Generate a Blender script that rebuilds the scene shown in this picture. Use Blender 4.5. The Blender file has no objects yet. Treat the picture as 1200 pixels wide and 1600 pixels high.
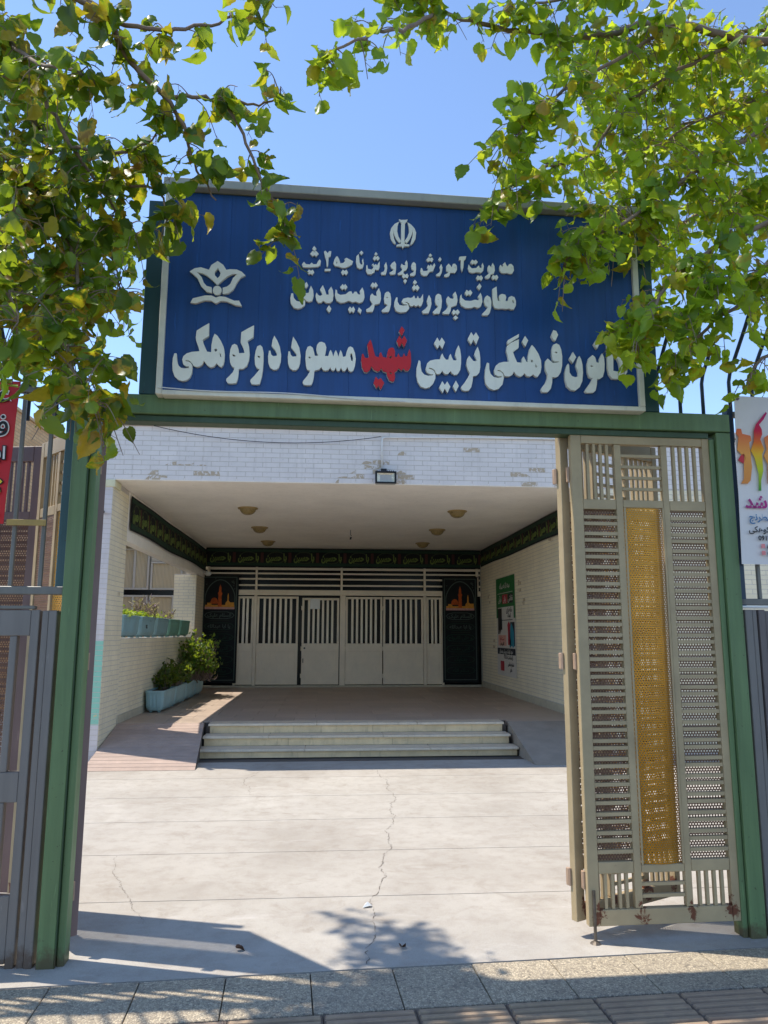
import bpy, math, random
from mathutils import Vector, Matrix
random.seed(7)
S = bpy.context.scene
COL = S.collection
R = math.radians

# ---------------------------------------------------------------- camera, sky, sun, exposure
cd = bpy.data.cameras.new('camera'); cam = bpy.data.objects.new('camera', cd); COL.objects.link(cam)
S.camera = cam
cd.sensor_fit = 'VERTICAL'; cd.sensor_height = 24.0; cd.lens = 24.0 * 1167 / 1600
cd.clip_start = 0.05; cd.clip_end = 2000
yaw, pitch, roll = R(4.5), R(9.26), R(0.14)
f = Vector((math.sin(yaw) * math.cos(pitch), math.cos(yaw) * math.cos(pitch), math.sin(pitch)))
r0 = Vector((math.cos(yaw), -math.sin(yaw), 0)); u0 = r0.cross(f)
rr = r0 * math.cos(roll) + u0 * math.sin(roll); uu = u0 * math.cos(roll) - r0 * math.sin(roll)
CF, CR, CU = f.copy(), rr.copy(), uu.copy()
cam.matrix_world = Matrix((( rr.x, uu.x, -f.x, 0), (rr.y, uu.y, -f.y, 0), (rr.z, uu.z, -f.z, 1.6), (0, 0, 0, 1)))

w = bpy.data.worlds.new('World'); S.world = w; w.use_nodes = True
nt = w.node_tree; nt.nodes.clear()
sky = nt.nodes.new('ShaderNodeTexSky'); sky.sky_type = 'NISHITA'; sky.sun_disc = False
sky.sun_elevation = R(62.2); sky.sun_rotation = math.atan2(-0.505, 0.152)
sky.altitude = 1500; sky.air_density = 0.9; sky.dust_density = 0.0; sky.ozone_density = 1.6
bg = nt.nodes.new('ShaderNodeBackground'); bg.inputs['Strength'].default_value = 0.15
wo = nt.nodes.new('ShaderNodeOutputWorld')
nt.links.new(sky.outputs[0], bg.inputs['Color']); nt.links.new(bg.outputs[0], wo.inputs['Surface'])
sd = bpy.data.lights.new('sun', 'SUN'); sd.energy = 2.75; sd.angle = R(0.55); sd.color = (1.0, 0.93, 0.82)
sun = bpy.data.objects.new('sun', sd); COL.objects.link(sun)
sun.rotation_euler = Vector((0.505, -0.152, -1.0)).to_track_quat('-Z', 'Y').to_euler()
S.view_settings.view_transform = 'Standard'; S.view_settings.look = 'None'
S.view_settings.gamma = 1; S.view_settings.use_curve_mapping = False
S.view_settings.exposure = 1.15
S.render.engine = 'CYCLES'; S.cycles.max_bounces = 10; S.cycles.diffuse_bounces = 7; S.cycles.transparent_max_bounces = 16

# ---------------------------------------------------------------- helpers
def lin(h):
    h = h.lstrip('#'); o = []
    for i in (0, 2, 4):
        c = int(h[i:i + 2], 16) / 255
        o.append(c / 12.92 if c < .04045 else ((c + .055) / 1.055) ** 2.4)
    return tuple(o) + (1,)

class NT:
    """small shader graph writer"""
    def __init__(s, name):
        s.m = bpy.data.materials.new(name); s.m.use_nodes = True; s.t = s.m.node_tree; s.t.nodes.clear()
        s.out = s.t.nodes.new('ShaderNodeOutputMaterial')
        s.b = s.t.nodes.new('ShaderNodeBsdfPrincipled'); s.t.links.new(s.b.outputs[0], s.out.inputs[0])
    def n(s, typ, **kw):
        x = s.t.nodes.new('ShaderNode' + typ)
        for k, v in kw.items():
            if k.startswith('_'): setattr(x, k[1:], v)
            else:
                i = int(k[1:]) if k[0] == 'i' and k[1:].isdigit() else k.replace('__', ' ')
                s.set(x.inputs[i], v)
        return x
    def set(s, inp, v):
        if isinstance(v, bpy.types.NodeSocket): s.t.links.new(v, inp)
        else: inp.default_value = v
    def pos(s, kind='Position', scale=None):
        o = s.n('NewGeometry').outputs['Position'] if kind == 'Position' else s.n('TexCoord').outputs[kind]
        if scale is not None:
            o = s.n('VectorMath', _operation='MULTIPLY', i0=o, i1=scale).outputs[0]
        return o
    def noise(s, vec, scale, detail=4, rough=.6, dist=0):
        return s.n('TexNoise', Vector=vec, Scale=scale, Detail=detail, Roughness=rough, Distortion=dist).outputs[0]
    def ramp(s, fac, a, b, va=0., vb=1.):
        return s.n('MapRange', i0=fac, i1=a, i2=b, i3=va, i4=vb).outputs[0]
    def mix(s, fac, a, b, blend='MIX'):
        x = s.t.nodes.new('ShaderNodeMix'); x.data_type = 'RGBA'; x.blend_type = blend
        s.set(x.inputs[0], fac); s.set(x.inputs[6], a); s.set(x.inputs[7], b); return x.outputs[2]
    def math(s, op, a, b=0.):
        return s.n('Math', _operation=op, i0=a, i1=b).outputs[0]
    def bump(s, h, strength=.3, dist=.005, nrm=None):
        x = s.n('Bump', Height=h, Strength=strength, Distance=dist)
        if nrm is not None: s.set(x.inputs['Normal'], nrm)
        return x.outputs[0]
    def fin(s, col, rough=.7, metal=0., nrm=None, spec=.5):
        s.set(s.b.inputs['Base Color'], col); s.set(s.b.inputs['Roughness'], rough)
        s.set(s.b.inputs['Metallic'], metal); s.set(s.b.inputs['Specular IOR Level'], spec)
        if nrm is not None: s.set(s.b.inputs['Normal'], nrm)
        return s.m

def scaled(c, k): return (min(1, c[0] * k), min(1, c[1] * k), min(1, c[2] * k), 1)

def plain(name, hexc, rough=.6, var=.18, scale=6, metal=0., bump=.15, bscale=90, spec=.4, coord='Position', rnd=0.0, dirt=0.0):
    g = NT(name); c = lin(hexc) if isinstance(hexc, str) else hexc
    p = g.pos(coord)
    n1 = g.noise(p, scale, 5, .65); n2 = g.noise(p, bscale, 3)
    col = g.mix(g.ramp(n1, .3, .72), scaled(c, 1 - var), scaled(c, 1 + var))
    if rnd:
        rv = g.n('ObjectInfo').outputs['Random']
        col = g.mix(g.ramp(rv, 0, 1, 0, rnd), col, scaled(c, .45))
    if dirt:
        d = g.noise(g.pos(coord, (14, 14, 3)), 1.0, 6, .7)
        col = g.mix(g.ramp(d, .55, .75, 0, dirt), col, (.09, .07, .05, 1))
    return g.fin(col, g.ramp(n1, .3, .7, rough - .08, rough + .1), metal, g.bump(n2, bump, .003), spec)

# ---- meshes
class MB:
    def __init__(s): s.v = []; s.f = []; s.mi = []; s.cur = 0
    def add(s, vs, fs):
        b = len(s.v); s.v += [tuple(v) for v in vs]
        for q in fs: s.f.append(tuple(b + i for i in q)); s.mi.append(s.cur)
        return s
    def box(s, x0, x1, y0, y1, z0, z1, c=0.0):
        if x0 > x1: x0, x1 = x1, x0
        if y0 > y1: y0, y1 = y1, y0
        if z0 > z1: z0, z1 = z1, z0
        if c <= 0:
            vs = [(x, y, z) for x in (x0, x1) for y in (y0, y1) for z in (z0, z1)]
            return s.add(vs, [(0, 1, 3, 2), (4, 6, 7, 5), (0, 4, 5, 1), (2, 3, 7, 6), (0, 2, 6, 4), (1, 5, 7, 3)])
        X = (x0, x1); Y = (y0, y1); Z = (z0, z1); vs = []; idx = {}
        for i in (0, 1):
            for j in (0, 1):
                for k in (0, 1):
                    sx, sy, sz = (1 - 2 * i) * c, (1 - 2 * j) * c, (1 - 2 * k) * c
                    idx[i, j, k, 0] = len(vs); vs.append((X[i], Y[j] + sy, Z[k] + sz))
                    idx[i, j, k, 1] = len(vs); vs.append((X[i] + sx, Y[j], Z[k] + sz))
                    idx[i, j, k, 2] = len(vs); vs.append((X[i] + sx, Y[j] + sy, Z[k]))
        fs = []
        def quad(a, out):
            p = [Vector(vs[t]) for t in a]; nn = (p[1] - p[0]).cross(p[2] - p[0])
            fs.append(tuple(a) if nn.dot(out) > 0 else tuple(reversed(a)))
        for i in (0, 1):
            o = Vector((2 * i - 1, 0, 0)); quad([idx[i, 0, 0, 0], idx[i, 1, 0, 0], idx[i, 1, 1, 0], idx[i, 0, 1, 0]], o)
            o = Vector((0, 2 * i - 1, 0)); quad([idx[0, i, 0, 1], idx[1, i, 0, 1], idx[1, i, 1, 1], idx[0, i, 1, 1]], o)
            o = Vector((0, 0, 2 * i - 1)); quad([idx[0, 0, i, 2], idx[1, 0, i, 2], idx[1, 1, i, 2], idx[0, 1, i, 2]], o)
        for a in (0, 1):
            for b in (0, 1):
                A, B = 2 * a - 1, 2 * b - 1
                quad([idx[a, b, 0, 0], idx[a, b, 0, 1], idx[a, b, 1, 1], idx[a, b, 1, 0]], Vector((A, B, 0)))
                quad([idx[a, 0, b, 0], idx[a, 0, b, 2], idx[a, 1, b, 2], idx[a, 1, b, 0]], Vector((A, 0, B)))
                quad([idx[0, a, b, 1], idx[0, a, b, 2], idx[1, a, b, 2], idx[1, a, b, 1]], Vector((0, A, B)))
                for k in (0, 1):
                    quad([idx[a, b, k, 0], idx[a, b, k, 1], idx[a, b, k, 2]], Vector((A, B, 2 * k - 1)))
        return s.add(vs, fs)
    def tube(s, pts, rad, n=8, caps=True):
        pts = [Vector(p) for p in pts]; b = len(s.v); m = len(pts)
        if not isinstance(rad, (list, tuple)): rad = [rad] * m
        side = None; vs = []
        for i, p in enumerate(pts):
            d = (pts[min(i + 1, m - 1)] - pts[max(i - 1, 0)])
            if d.length < 1e-9: d = Vector((0, 0, 1))
            d.normalize()
            if side is None or abs(side.dot(d)) > .98:
                side = d.cross(Vector((0, 0, 1)) if abs(d.z) < .9 else Vector((1, 0, 0)))
            side = (side - d * side.dot(d)).normalized(); o = d.cross(side)
            for k in range(n):
                a = 2 * math.pi * k / n; vs.append(p + (side * math.cos(a) + o * math.sin(a)) * rad[i])
        fs = []
        for i in range(m - 1):
            for k in range(n):
                k2 = (k + 1) % n; fs.append((i * n + k, i * n + k2, (i + 1) * n + k2, (i + 1) * n + k))
        if caps: fs.append(tuple(reversed(range(n)))); fs.append(tuple((m - 1) * n + k for k in range(n)))
        return s.add(vs, fs)
    def lathe(s, prof, n=20, c=(0, 0, 0)):
        vs = []; fs = []
        for (r_, z) in prof:
            for k in range(n):
                a = 2 * math.pi * k / n; vs.append((c[0] + r_ * math.cos(a), c[1] + r_ * math.sin(a), c[2] + z))
        for i in range(len(prof) - 1):
            for k in range(n):
                k2 = (k + 1) % n; fs.append((i * n + k, i * n + k2, (i + 1) * n + k2, (i + 1) * n + k))
        fs.append(tuple(reversed(range(n)))); fs.append(tuple((len(prof) - 1) * n + k for k in range(n)))
        return s.add(vs, fs)
    def mesh(s, name, mats, smooth=False):
        me = bpy.data.meshes.new(name); me.from_pydata(s.v, [], s.f)
        if not isinstance(mats, (list, tuple)): mats = [mats]
        for m in mats: me.materials.append(m)
        if len(mats) > 1: me.polygons.foreach_set('material_index', s.mi)
        if smooth: me.polygons.foreach_set('use_smooth', [True] * len(me.polygons))
        me.update(); return me

def link(name, me, parent=None, loc=None, rot=None, kind=None, label=None):
    o = bpy.data.objects.new(name, me); COL.objects.link(o)
    if parent is not None: o.parent = parent
    if loc is not None: o.location = loc
    if rot is not None: o.rotation_euler = rot
    if kind: o['kind'] = kind
    if label: o['label'] = label
    return o
def put(name, mb, mat, parent=None, loc=None, rot=None, kind=None, label=None, smooth=False):
    return link(name, mb.mesh(name, mat, smooth), parent, loc, rot, kind, label)
def thing(name, label, cat, loc=(0, 0, 0), rz=0, group=None):
    o = bpy.data.objects.new(name, None); COL.objects.link(o); o.empty_display_size = .1
    o.location = loc; o.rotation_euler = (0, 0, rz); o['label'] = label; o['category'] = cat
    if group: o['group'] = group
    return o
def tag(o, label, cat, group=None):
    o['label'] = label; o['category'] = cat
    if group: o['group'] = group
    return o
def copy_tree(o, parent=None):
    c = o.copy(); COL.objects.link(c); c.parent = parent
    for ch in list(o.children): copy_tree(ch, c)
    return c
BX = lambda *a: MB().box(*a)

def curve_mesh(name, loops_list, depth, mat, y=0.0, scale=.001):
    """loops (x,z pairs) in the x-z plane, extruded towards -y"""
    cu = bpy.data.curves.new(name, 'CURVE'); cu.dimensions = '2D'; cu.fill_mode = 'BOTH'; cu.extrude = depth / 2
    for lp in loops_list:
        sp = cu.splines.new('POLY'); sp.points.add(len(lp) - 1)
        for p, (x, z) in zip(sp.points, lp): p.co = (x * scale, z * scale, 0, 1)
        sp.use_cyclic_u = True
    o = bpy.data.objects.new(name, cu); COL.objects.link(o)
    me = bpy.data.meshes.new_from_object(o); bpy.data.objects.remove(o); bpy.data.curves.remove(cu)
    me.transform(Matrix(((1, 0, 0, 0), (0, 0, -1, y - depth / 2), (0, 1, 0, 0), (0, 0, 0, 1))))
    me.materials.clear(); me.materials.append(mat); me.name = name
    return me

# Arabic letters joined by hand, since Blender sets them unjoined
_F = {'ا': (0xFE8D, 2), 'آ': (0xFE81, 2), 'ب': (0xFE8F, 4), 'ت': (0xFE95, 4), 'ث': (0xFE99, 4), 'ج': (0xFE9D, 4), 'ح': (0xFEA1, 4), 'خ': (0xFEA5, 4),
      'د': (0xFEA9, 2), 'ذ': (0xFEAB, 2), 'ر': (0xFEAD, 2), 'ز': (0xFEAF, 2), 'س': (0xFEB1, 4), 'ش': (0xFEB5, 4), 'ص': (0xFEB9, 4), 'ط': (0xFEC1, 4),
      'ع': (0xFEC9, 4), 'غ': (0xFECD, 4), 'ف': (0xFED1, 4), 'ق': (0xFED5, 4), 'ل': (0xFEDD, 4), 'م': (0xFEE1, 4), 'ن': (0xFEE5, 4), 'ه': (0xFEE9, 4),
      'و': (0xFEED, 2), 'ک': (0xFB8E, 4), 'گ': (0xFB92, 4), 'ی': (0xFBFC, 4), 'پ': (0xFB56, 4), 'چ': (0xFB7A, 4)}
def shape(t):
    out = []
    for i, ch in enumerate(t):
        if ch not in _F: out.append(ch); continue
        base, n = _F[ch]
        prev = i > 0 and t[i - 1] in _F and _F[t[i - 1]][1] == 4
        nxt = i + 1 < len(t) and t[i + 1] in _F and n == 4
        k = 0
        if prev and nxt: k = 3
        elif prev: k = 1
        elif nxt: k = 2
        out.append(chr(base + k))
    s = ''.join(reversed(out))
    return s
def text_mesh(body, size, mat, depth=.0015, bold=0.0, align='CENTER', raw=False):
    cu = bpy.data.curves.new('text', 'FONT'); cu.body = body if raw else shape(body); cu.size = size; cu.extrude = depth / 2
    cu.offset = bold; cu.align_x = align; cu.align_y = 'CENTER'; cu.resolution_u = 3
    o = bpy.data.objects.new('text', cu); COL.objects.link(o)
    me = bpy.data.meshes.new_from_object(o); bpy.data.objects.remove(o); bpy.data.curves.remove(cu)
    me.transform(Matrix(((1, 0, 0, 0), (0, 0, -1, -depth / 2), (0, 1, 0, 0), (0, 0, 0, 1))))
    me.materials.clear(); me.materials.append(mat); return me
# ---------------------------------------------------------------- materials
def mat_concrete():
    g = NT('yard_concrete'); p = g.pos()
    a = g.noise(p, .9, 6, .6, .4); b = g.noise(p, 7, 6, .7); c = g.noise(p, 140, 3, .7)
    col = g.mix(g.ramp(a, .3, .7), lin('#aca59a'), lin('#c4beb3'))
    col = g.mix(g.ramp(b, .45, .78, 0, .55), col, lin('#93877a'))
    col = g.mix(g.ramp(c, .3, .75, 0, .35), col, lin('#7a716a'))
    st = g.noise(g.pos('Position', (1, 4, 1)), 1.7, 6, .75)
    col = g.mix(g.ramp(st, .58, .72, 0, .45), col, lin('#c9c3bd'))
    s1 = g.noise(p, 2.6, 8, .72, 1.2)
    col = g.mix(g.ramp(s1, .56, .66, 0, .30), col, lin('#857768'))
    sp = g.n('TexVoronoi', Vector=p, Scale=85., Randomness=1.).outputs[0]
    col = g.mix(g.ramp(sp, .05, .16, .5, 0), col, lin('#6d6257'))
    rv = g.n('ObjectInfo').outputs['Random']
    col = g.mix(g.ramp(rv, 0, 1, 0, .16), col, lin('#8d8177'))
    h = g.math('ADD', g.math('MULTIPLY', b, .6), c)
    return g.fin(col, .9, 0, g.bump(h, .45, .004), .2)
def mat_terrazzo():
    g = NT('pavement_terrazzo'); p = g.pos()
    vor = g.n('TexVoronoi', _feature='DISTANCE_TO_EDGE', Vector=p, Scale=92., Randomness=1.).outputs[0]
    vc = g.n('TexVoronoi', _feature='F1', Vector=p, Scale=92., Randomness=1.).outputs['Color']
    sep = g.n('SeparateColor', Color=vc).outputs[0]
    chip = g.mix(g.ramp(sep, .15, .95), lin('#a4967f'), lin('#cfbfa2'))
    chip = g.mix(g.ramp(sep, .0, .12, .7, 0), chip, lin('#615a50'))
    col = g.mix(g.ramp(vor, .03, .11), lin('#8c8172'), chip)
    big = g.noise(p, 3, 5, .6)
    col = g.mix(g.ramp(big, .5, .75, 0, .45), col, lin('#6a635c'))
    rv = g.n('ObjectInfo').outputs['Random']
    col = g.mix(g.ramp(rv, 0, 1, 0, .25), col, lin('#8d857b'))
    return g.fin(col, .75, 0, g.bump(g.ramp(vor, .03, .2), .5, .003), .3)
def mat_tactile():
    g = NT('tactile_tile'); p = g.pos()
    a = g.noise(p, 5, 5, .6); b = g.noise(p, 120, 3)
    col = g.mix(g.ramp(a, .3, .7), lin('#937f68'), lin('#ab957a'))
    col = g.mix(g.ramp(g.noise(p, 14, 4, .7), .5, .75, 0, .6), col, lin('#77695d'))
    rv = g.n('ObjectInfo').outputs['Random']
    col = g.mix(g.ramp(rv, 0, 1, 0, .3), col, lin('#a98a79'))
    return g.fin(col, .8, 0, g.bump(b, .3, .003), .3)
def mat_brick(name, paint, patch=None, chip=.66, under='#b09a78', var=.06):
    g = NT(name); p = g.pos(); c = lin(paint)
    a = g.noise(p, 2.2, 5, .6); b = g.noise(p, 30, 5, .7)
    col = g.mix(g.ramp(a, .3, .7), scaled(c, 1 - var * 1.6), scaled(c, 1 + var))
    rv = g.n('ObjectInfo').outputs['Random']; isl = g.n('NewGeometry').outputs['Random Per Island']
    rnd = g.math('FRACT', g.math('ADD', rv, isl))
    col = g.mix(g.ramp(rnd, 0, 1, 0, .14), col, scaled(c, .72))
    if patch:                                             # band of turquoise paint low on the pillar front
        z = g.n('SeparateXYZ', i0=p).outputs[2]
        m1 = g.math('MULTIPLY', g.math('GREATER_THAN', z, .45), g.math('LESS_THAN', z, 1.5))
        m2 = g.ramp(g.noise(p, 6, 3), .62, .64, 1, 0)
        col = g.mix(g.math('MULTIPLY', m1, m2), col, lin(patch))
        col = g.mix(g.math('MULTIPLY', m1, g.ramp(g.noise(p, 6, 3), .62, .64, 0, 1)), col, lin('#c9bd8e'))
    # flaked paint: bare brick shows where two noises meet
    f1 = g.noise(g.pos('Position', (1, 1, 1.6)), 3.3, 3, .5); f2 = g.noise(p, 17, 6, .7)
    pick = g.math('GREATER_THAN', g.math('ADD', g.math('MULTIPLY', g.noise(p, 1.15, 2, .4), 1.6), g.math('MULTIPLY', rnd, .34)), chip + .56)
    ch = g.math('MULTIPLY', g.math('MULTIPLY', pick, .8), g.ramp(f2, .42, .48))
    col = g.mix(ch, col, lin(under))
    d = g.noise(g.pos('Position', (16, 16, 1.4)), 1.0, 5, .6)
    col = g.mix(g.ramp(d, .55, .8, 0, .22), col, lin('#8a8378'))
    col = g.mix(g.ramp(g.noise(p, 55, 2), .70, .74, 0, .6), col, lin('#4c463f'))
    return g.fin(col, .8, 0, g.bump(b, .35, .004), .3)
def mat_flatbrick(name, c1, c2, mortar):
    g = NT(name); p = g.pos(); s = g.n('SeparateXYZ', i0=p)
    v = g.n('CombineXYZ', i0=s.outputs[1], i1=s.outputs[2], i2=0.).outputs[0]
    br = g.n('TexBrick', Vector=v, Color1=lin(c1), Color2=lin(c2), Mortar=lin(mortar), Scale=1., Mortar__Size=.008, Brick__Width=.22, Row__Height=.075)
    return g.fin(br.outputs[0], .9, 0, g.bump(br.outputs[1], -.6, .006), .2)
def mat_streak(name, hexc, var=.2, rough=.45, chip=None, chipc='#3a2a20', chipt=.7):
    g = NT(name); c = lin(hexc)
    a = g.noise(g.pos('Position', (22, 22, 1.3)), 1., 5, .6); b = g.noise(g.pos(), 2.5, 5, .6)
    col = g.mix(g.ramp(a, .3, .75), scaled(c, 1 - var), scaled(c, 1 + var))
    col = g.mix(g.ramp(b, .35, .75, 0, .35), col, scaled(c, .72))
    f2 = g.noise(g.pos(), 38, 5, .75)
    col = g.mix(g.ramp(f2, chipt, chipt + .02), col, lin(chipc))
    zz = g.n('SeparateXYZ', i0=g.pos()).outputs[2]
    rb_ = g.math('ADD', g.math('MULTIPLY', zz, 5.), g.math('MULTIPLY', g.noise(g.pos(), 11, 5, .7), 1.6))
    col = g.mix(g.ramp(rb_, .9, 1.25, .75, 0), col, lin('#4e3826'))
    sc = g.noise(g.pos('Position', (60, 60, 5)), 1., 3, .5)
    col = g.mix(g.ramp(sc, .70, .73, 0, .5), col, scaled(c, 1.7))
    return g.fin(col, g.ramp(b, .3, .7, rough - .08, rough + .12), 0, g.bump(g.noise(g.pos(), 60, 3), .18, .002), .45)
def mat_gatepaint():
    g = NT('beige_gate_paint'); c = lin('#ab9774'); p = g.pos('Object')
    a = g.noise(g.pos('Position'), 5, 5, .6)
    col = g.mix(g.ramp(a, .3, .7), scaled(c, .84), scaled(c, 1.1))
    f2 = g.noise(g.pos('Position'), 48, 5, .75)
    col = g.mix(g.ramp(f2, .71, .73), col, lin('#5a3d28'))
    # rust at the welds along the bottom rail (leaf-local coordinates)
    s = g.n('SeparateXYZ', i0=p); x = s.outputs[0]; z = s.outputs[2]
    ax = g.math('ABSOLUTE', x); tot = None
    for u in (.06, .30, .57, .80):
        dx = g.math('MULTIPLY', g.math('SUBTRACT', ax, u), 30.); dz = g.math('MULTIPLY', g.math('SUBTRACT', z, .135), 19.)
        d = g.math('ADD', g.math('MULTIPLY', dx, dx), g.math('MULTIPLY', dz, dz))
        tot = d if tot is None else g.math('MINIMUM', tot, d)
    rn = g.noise(g.pos('Position'), 26, 5, .7)
    rn2 = g.noise(g.pos('Position'), 13, 4, .7, .8)
    rust = g.ramp(g.math('ADD', g.math('MULTIPLY', tot, .55), g.math('MULTIPLY', rn2, 5.0)), 2.80, 3.15, 1, 0)
    rc = g.mix(rn, lin('#4a2a1c'), lin('#80492f'))
    col = g.mix(rust, col, rc)
    return g.fin(col, .5, 0, g.bump(g.noise(g.pos('Position'), 70, 3), .15, .002), .4)
def mat_perf(name, hexc, pitch, rad, metal, rough, shift=0.0):
    g = NT(name); c = lin(hexc); p = g.pos('Object')
    s = g.n('SeparateXYZ', i0=p); h = pitch * 1.732
    def cell(off):
        u = g.math('MULTIPLY', g.math('SUBTRACT', g.math('FRACT', g.math('ADD', g.math('DIVIDE', s.outputs[0], pitch), off + 50)), .5), pitch)
        v = g.math('MULTIPLY', g.math('SUBTRACT', g.math('FRACT', g.math('ADD', g.math('DIVIDE', s.outputs[2], h), off + 50)), .5), h)
        return g.math('ADD', g.math('MULTIPLY', u, u), g.math('MULTIPLY', v, v))
    d = g.math('MINIMUM', cell(0.), cell(.5)); hole = g.math('LESS_THAN', d, rad * rad)
    a = g.noise(p, 9, 4, .6)
    col = g.mix(g.ramp(a, .3, .7), scaled(c, .8), scaled(c, 1.15))
    g.fin(col, rough, metal, None, .5)
    tr = g.n('BsdfTransparent'); mx = g.n('MixShader', i0=hole, i1=g.b.outputs[0], i2=tr.outputs[0])
    g.t.links.new(mx.outputs[0], g.out.inputs[0]); return g.m
def mat_leaf(name, greens, yellow_amt, tr=.46, glow=.38):
    g = NT(name)
    rv = g.n('ObjectInfo').outputs['Random']; isl = g.n('NewGeometry').outputs['Random Per Island']
    r_ = g.math('FRACT', g.math('ADD', g.math('MULTIPLY', rv, 7.13), isl))
    cr = g.n('ValToRGB', Fac=r_); e = cr.color_ramp; e.interpolation = 'LINEAR'
    cols = greens
    while len(e.elements) < len(cols): e.elements.new(.5)
    for el, (q, c) in zip(e.elements, cols): el.position = q; el.color = lin(c)
    col = cr.outputs[0]
    # brown autumn blotches on some leaves
    n1 = g.noise(g.pos('Position'), 16, 4, .6)
    sel = g.ramp(g.math('FRACT', g.math('MULTIPLY', r_, 13.7)), 1 - yellow_amt, 1 - yellow_amt + .02)
    col = g.mix(g.math('MULTIPLY', sel, g.ramp(n1, .44, .5)), col, lin('#b8902a'))
    col = g.mix(g.math('MULTIPLY', sel, g.ramp(n1, .54, .6)), col, lin('#8a4a1e'))
    n2 = g.noise(g.pos('Position'), 60, 3, .6)
    col = g.mix(g.ramp(n2, .3, .7, 0, .25), col, scaled((.03, .06, .01), 1))
    g.fin(col, .38, 0, g.bump(g.noise(g.pos('Position'), 110, 2), .25, .002), .5)
    tl = g.n('BsdfTranslucent'); g.set(tl.inputs[0], g.mix(1.0, col, (1.0, 1.0, .35, 1), 'MULTIPLY'))
    tc = g.mix(glow, col, lin('#dcec30'))
    g.set(tl.inputs[0], tc)
    mx = g.n('MixShader', i0=tr, i1=g.b.outputs[0], i2=tl.outputs[0])
    g.t.links.new(mx.outputs[0], g.out.inputs[0]); return g.m
def mat_glass(name, hexc='#0a0c0e', rough=.22):
    g = NT(name); return g.fin(lin(hexc), rough, 0, None, .15)
def mat_curtain():
    g = NT('curtain_cloth'); c = lin('#dccba8')
    x = g.n('SeparateXYZ', i0=g.pos()).outputs[0]
    wv = g.n('TexWave', Vector=g.pos('Position', (1, 0, 0)), Scale=9., Distortion=1.5, Detail=2.).outputs[1]
    return g.fin(g.mix(g.ramp(wv, 0, 1), scaled(c, .72), scaled(c, 1.1)), .85, 0, g.bump(wv, .6, .02), .2)
def mat_gradient(name, stops, z0, z1):
    g = NT(name); z = g.n('SeparateXYZ', i0=g.pos('Object')).outputs[2]
    cr = g.n('ValToRGB', Fac=g.ramp(z, z0, z1)); e = cr.color_ramp
    while len(e.elements) < len(stops): e.elements.new(.5)
    for el, (q, c) in zip(e.elements, stops): el.position = q; el.color = lin(c)
    return g.fin(cr.outputs[0], .7, 0, None, .3)

m_conc = mat_concrete(); m_terr = mat_terrazzo(); m_tact = mat_tactile()
m_groove = plain('tactile_groove_floor', '#76675a', .95, .2, 20)  # groove floor coloured darker than the ribs so their lines stand out
m_joint = plain('joint_dirt', '#5f564e', .95, .2, 20)
m_brickf = mat_brick('painted_brick_lavender', '#e2dbd6', None, .62)
m_brickp = mat_brick('painted_brick_pillar', '#d4ccca', '#8fc4ae', .9)
m_brickw = mat_brick('painted_brick_cream', '#ece0c2', None, .9)
m_mort = plain('painted_mortar', '#c4bcb2', .9, .12, 9)
m_cornice = plain('cornice_render', '#d3c5bd', .85, .08, 4, dirt=.3)
m_ceil = plain('ceiling_plaster', '#f7f1e6', .9, .07, 1.3, bump=.08, dirt=.16)
m_capital = plain('cream_render', '#d9d2ad', .8, .08)
m_skirt = plain('skirting_stone', '#bdb59f', .75, .14, 5, dirt=.3)
m_roof = plain('roof_gravel', '#8b857c', .95)
m_inner = plain('hall_dark_paint', '#2c2723', .9)
m_tile = plain('platform_stone', '#b8a594', .5, .12, 5, bump=.08, rnd=.28, dirt=.2)
m_ramp = plain('ramp_stone', '#b09a8c', .75, .12, 6, rnd=.2, dirt=.2)
m_step = plain('step_marble', '#dfc79e', .55, .2, 4, bump=.1, rnd=.25, dirt=.45)
m_nose = plain('step_nosing', '#d8c8b0', .5, .12, 7, rnd=.15, dirt=.25)
m_rampc = plain('ramp_cement', '#968a7c', .9, .15, 4, bscale=60)
m_doorp = plain('door_white_paint', '#e6d8c0', .5, .07, 3, bump=.05, dirt=.10)
m_doorb = plain('door_bar_paint', '#ece0ca', .5, .06, 3, bump=.05)
m_glassd = mat_glass('dark_hall_glass')
m_green = mat_streak('green_post_paint', '#617a50', .2, .5, chipt=.67)
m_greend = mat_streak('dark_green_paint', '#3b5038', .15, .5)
m_teal = mat_streak('teal_paint', '#2c5054', .14, .4)
m_blue = mat_streak('blue_sign_sheet', '#0e4480', .2, .42, chipc='#8fa0b0', chipt=.80)
m_alu = plain('sign_border_white', '#dedac8', .45, .1, 9, dirt=.2)
m_letter = plain('letter_white', '#eceada', .45, .05, 12, bump=.05, dirt=.1)
m_red = plain('letter_red', '#c8141a', .4, .08, 12, bump=.05)
m_gate = mat_gatepaint()
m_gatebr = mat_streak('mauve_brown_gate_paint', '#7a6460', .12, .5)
m_perf = mat_perf('brown_perforated_sheet', '#73523f', .0165, .0047, 0., .6)
m_gold = mat_perf('gold_perforated_sheet', '#be821a', .0145, .0043, .5, .34)
m_hinge = plain('hinge_paint', '#a88c74', .5, .15, 20)
m_steel = plain('bare_steel', '#6b6258', .45, .3, 20, metal=.6)
m_grey = mat_streak('blue_grey_gate_paint', '#77726d', .12, .45, chipt=.73)
m_greyd = mat_streak('fence_grey_paint', '#6e6c66', .12, .45, chipt=.73)
m_greyb = mat_streak('brown_grey_paint', '#655d5c', .14, .5)
m_spike = mat_streak('dark_blue_spike_paint', '#24394d', .12, .4)
m_strap = plain('strap_tape', '#a98d50', .6, .15, 20)
m_white = plain('white_enamel', '#dcdcd8', .4, .05)
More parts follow.
